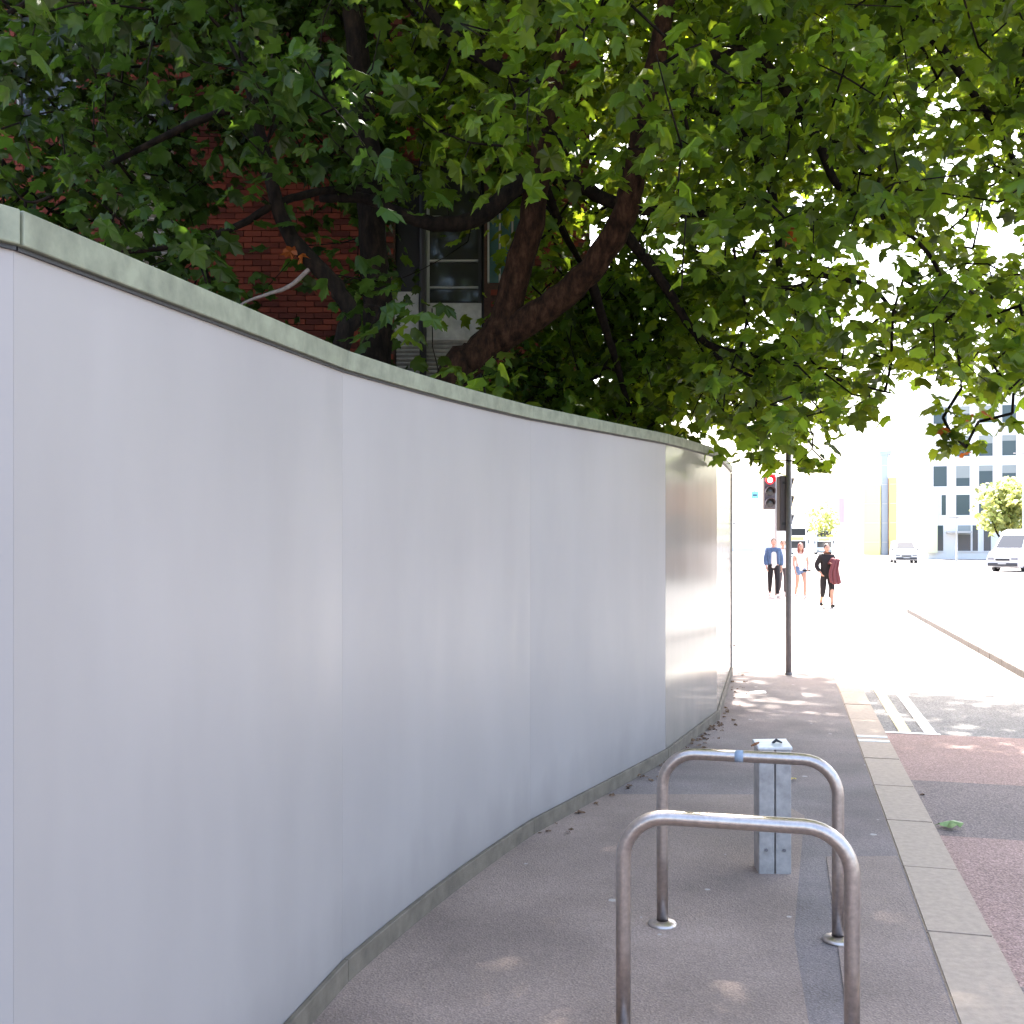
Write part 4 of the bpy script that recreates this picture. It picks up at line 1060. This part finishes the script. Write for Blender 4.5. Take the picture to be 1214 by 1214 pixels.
b = MB(); b.box((fx(1103) - fx(1100), -.3, fz(620)), (fx(1110) - fx(1096), .6, fz(586) - fz(655))); b.build('entrance_bay', M['bcream'], ob)
b = MB(); b.box((fx(1133) - fx(1100), -.9, fz(630)), (fx(1146) - fx(1120), 1.8, .22)); b.build('canopy', M['paleframe'], ob)
TY = 165.0
def tx(px): return (px - CX) / F * TY
def tz(py): return H + (HY - py) / F * TY
tw_ = tag(empty('tower_building', (tx(1024), TY, ROADZ), -TH), 'slim tower with yellow, pale blue and orange vertical cladding far beyond the junction', 'building', 'buildings across the junction')
for nm, a, c, top, m, y in (('yellow_wing', 1024, 1043, 574, 'byellow', 0), ('blue_shaft', 1044, 1052, 537, 'bblue', .6), ('orange_wing', 1052, 1061, 566, 'borange', -.4)):
    xa, xb = tx(a) - tx(1024), tx(c) - tx(1024)
    b = MB(); b.box(((xa + xb) / 2, 4 + y, tz(top) / 2 - .1), (xb - xa - .05, 8, tz(top) + .2)); o = b.build(nm, M[m], tw_)
    for k in range(int(tz(top) / 3)):
        b = MB(); b.box(((xa + xb) / 2, y - .03, 2 + k * 3), (xb - xa - .3, .08, .06)); b.build('panel_joint', M['paleframe'], o)
b = MB(); b.box((tx(1049) - tx(1024), 4.4, tz(537) + .15), (tx(1056) - tx(1042), 8, .5)); b.build('roof_fin', M['bblue'], tw_)
# pale low buildings down the street
for k, (a, c, top, Yb, lab) in enumerate(((858, 984, 606, 240, 'long low white building closing the far end of the street'), (985, 1022, 590, 210, 'low white building between the bus and the tower'), (1064, 1098, 585, 190, 'low white building between tower and offices'))):
    x0, x1 = (a - CX) / F * Yb, (c - CX) / F * Yb
    far_block(lab, x0, x1, Yb, 14, H + (HY - top) / F * Yb, 'bwhite')
# banner and cyan sign
Yb = 110.0
b = MB(); e = tag(empty('banner_post', ((1001 - CX) / F * Yb, Yb, ROADZ)), 'lamp column with pink banner left of the yellow tower', 'banner')
b.cyl((0, 0, 0), (0, 0, 7.2), .07, 8); b.build('column', M['paleframe'], e)
b = MB(); b.box((-.32, 0, 5.2), (.5, .03, 2.5)); b.build('pink_banner', M['pink'], e)
Yb = 60.0
e = tag(empty('shop_sign', ((895 - CX) / F * Yb, Yb, 0)), 'small cyan sign on a thin post left of the red traffic signal', 'sign')
b = MB(); b.cyl((0, .05, 0), (0, .05, 4.7), .035, 8); b.build('post', M['bwhite'], e)
b = MB(); b.box((0, 0, 4.4), (.42, .04, .42)); b.build('sign_plate', M['cyan'], e)
b = MB(); b.box((0, -.03, 4.38), (.24, .02, .08)); b.build('sign_mark', M['navy'], e)
# street lamp columns
for px, Yc, hh, lab in ((1213, 85, 9, 'tall pale lamp column at the right edge beside the small tree'), (1134, 100, 4.2, 'thin low post in front of the white offices')):
    e = tag(empty('lamp_column', ((px - CX) / F * Yc, Yc, ROADZ)), lab, 'lamp column')
    b = MB(); b.tube([(0, 0, 0), (0, 0, 1.2), (0, 0, 1.25), (0, 0, hh)], [.11, .11, .07, .05], 10); b.build('column', M['paleframe'], e)
    b = MB(); b.box((-.3, 0, hh + .03), (.9, .18, .09)); b.build('lantern', M['galv'], e)
# street tree in front of the offices
stc = []
Yt = 100.0
for k in range(170):
    px, py = random.gauss(1193, 17), random.gauss(600, 18)
    if ((px - 1193) / 34) ** 2 + ((py - 598) / 34) ** 2 > 1: continue
    stc.append((at(px, py, Yt + random.gauss(0, 1.6)), 9, .5, 1.0))
sb = Vector(((1190 - CX) / F * Yt, Yt, ROADZ))
build_tree('street_tree', 'small pale yellow green street tree in front of the white offices', sb,
           [('trunk', 'barkdark', [(*sb, .2), (sb.x, Yt, 1.5, .17), (sb.x + .2, Yt, 3.2, .12), (sb.x + .3, Yt, 5.5, .05)]), ('limb', 'barkdark', [(sb.x, Yt, 1.6, .12), (sb.x - .7, Yt, 2.8, .08), (sb.x - 1.2, Yt, 4.2, .04)])],
           stc, 'leafpale', 'barkdark', 0, None, .62)
stc = []
Yt = 150.0
for k in range(34):
    px, py = random.gauss(978, 8), random.gauss(618, 7)
    stc.append((at(px, py, Yt + random.gauss(0, 1.6)), 9, .6, 1.0))
sb = Vector(((980 - CX) / F * Yt, Yt + 12, ROADZ))
build_tree('street_tree', 'pale yellow green tree far behind the blue bus', sb,
           [('trunk', 'barkdark', [(*sb, .2), (sb.x, sb.y, 2.5, .15), (sb.x - .3, Yt + 4, 5, .06)])], stc, 'leafpale', 'barkdark', 0, None, .62)

# ------------------------------------------------------------------ across the road, outside the frame, mirrored in the hoarding
A, C = Vector((24.5, 44.0)), Vector((48, 20))
d = (C - A).normalized(); ang = math.atan2(d.y, d.x); Lt = (C - A).length
ter = tag(empty('brick_terrace', (A.x, A.y, ROADZ), ang), 'low salmon brick terrace across the road beyond the right edge, mirrored in the hoarding', 'building')
b = MB(); b.box((Lt / 2, 4, 2.2), (Lt, 8, 4.8)); b.build('wall', M['terrace'], ter)
b = MB(); b.box((Lt / 2, 4, 4.75), (Lt + .6, 8.6, .3)); b.build('roof', M['stone'], ter)
for i in range(9):
    x = 1.9 + i * 3.6
    w_ = empty('window', (x, 0, 2.2), 0, ter)
    b = MB(); b.box((0, -.012, 0), (1.5, .04, 1.7)); b.build('pane', M['bwin'], w_)
    b = MB(); b.box((0, -.05, -.9), (1.8, .14, .1)); b.build('sill', M['stone'], w_)
for i, (t_, lab) in enumerate(((.1, 'broad tree across the road beyond the right edge, nearest the van'), (.45, 'broad tree across the road beyond the right edge, in the middle of the terrace'), (.8, 'broad tree across the road beyond the right edge, farthest from the van'))):
    q = A.lerp(C, t_) + Vector((d.y, -d.x)) * 3.2
    tc_ = []
    for k in range(90):
        v = Vector((random.gauss(0, 1), random.gauss(0, 1), random.gauss(0, 1))).normalized() * random.random() ** .4
        tc_.append((Vector((q.x + v.x * 3.6, q.y + v.y * 3.6, 8.2 + v.z * 3.6)), 9, .45, 1.0))
    tb_ = Vector((q.x, q.y, ROADZ))
    build_tree('street_tree', lab, tb_, [('trunk', 'barkdark', [(*tb_, .25), (q.x, q.y, 2.5, .2), (q.x + .2, q.y, 5.5, .13), (q.x, q.y, 8.5, .05)])], tc_, 'leaf', 'barkdark', 0, 'trees across the road', .55)

# ------------------------------------------------------------------ fallen leaves and litter
def lie(name, m, p, size, rz, label, cat, k=0, curl=.02):
    me = leaf_mesh(k, m); o = bpy.data.objects.new(name, me); col.objects.link(o)
    o.location = (p[0], p[1], p[2] + size * .30); o.rotation_euler = (random.uniform(-.15, .15), random.uniform(-.15, .15), rz); o.scale = (size, size, size * .9)
    return tag(o, label, cat)
p = ground(1138, 983, ROADZ + .004)
lie('fallen_leaf', 'fallgreen', p, .16, R(80), 'curled green leaf lying on the dark strip of road', 'leaf', 1)
p = at(941, 926, 5.0); p.z = .002
g1 = ground(941, 926)
lie('fallen_leaf', 'fallyellow', g1, .07, R(20), 'small yellow leaf on the pavement right of the short metal post', 'leaf', 1)
g1 = ground(1119, 1003, ROADZ + .004); lie('fallen_leaf', 'fallbrown', g1, .05, R(120), 'brown leaf curled in the gutter at the end of the kerb', 'leaf', 3)
g1 = ground(1095, 943, ROADZ + .004); lie('fallen_leaf', 'fallbrown', g1, .045, R(10), 'small dark leaf on the road near the kerb', 'leaf', 3)
g1 = ground(898, 822); b = MB(); b.add([(-.09, -.05, .006), (.08, -.06, .012), (.1, .05, .02), (-.07, .06, .008), (0, 0, .03)], [(0, 1, 4), (1, 2, 4), (2, 3, 4), (3, 0, 4)])
o = b.build('litter_scrap', M['litter']); o.location = g1; so = o.modifiers.new('t', 'SOLIDIFY'); so.thickness = .002; tag(o, 'scrap of pale paper on the pavement below the signal pole', 'litter')
# bits of dead leaf gathered along the skirting
V, Fc = [], []
bi = 0
for k in range(120):
    i = random.choice((4, 5, 5, 5, 6)); t = random.random(); a, c = WP[i], WP[i + 1]; d = (c - a).normalized()
    q = a.lerp(c, t) + Vector((d.y, -d.x)) * (.03 + abs(random.gauss(0, .05)) + (.12 if random.random() < .12 else 0))
    s = random.uniform(.018, .05); gv, gf = LEAFG[random.randrange(5)]
    A = np.array(Matrix.Translation((q.x, q.y, s * .28 + .002)) @ Matrix.Rotation(random.uniform(0, 6.28), 4, 'Z') @ Matrix.Rotation(random.uniform(-.5, .5), 4, 'X') @ Matrix.Diagonal((s, s, s, 1)))
    V.append(gv @ A[:3, :3].T + A[:3, 3]); Fc.append(gf + bi); bi += len(gv)
b = MB(); b.add(np.concatenate(V).tolist(), np.concatenate(Fc).tolist())
tag(b.build('leaf_litter', M['fallbrown']), 'dry leaf litter gathered along the foot of the hoarding', 'leaf litter', kind='stuff')
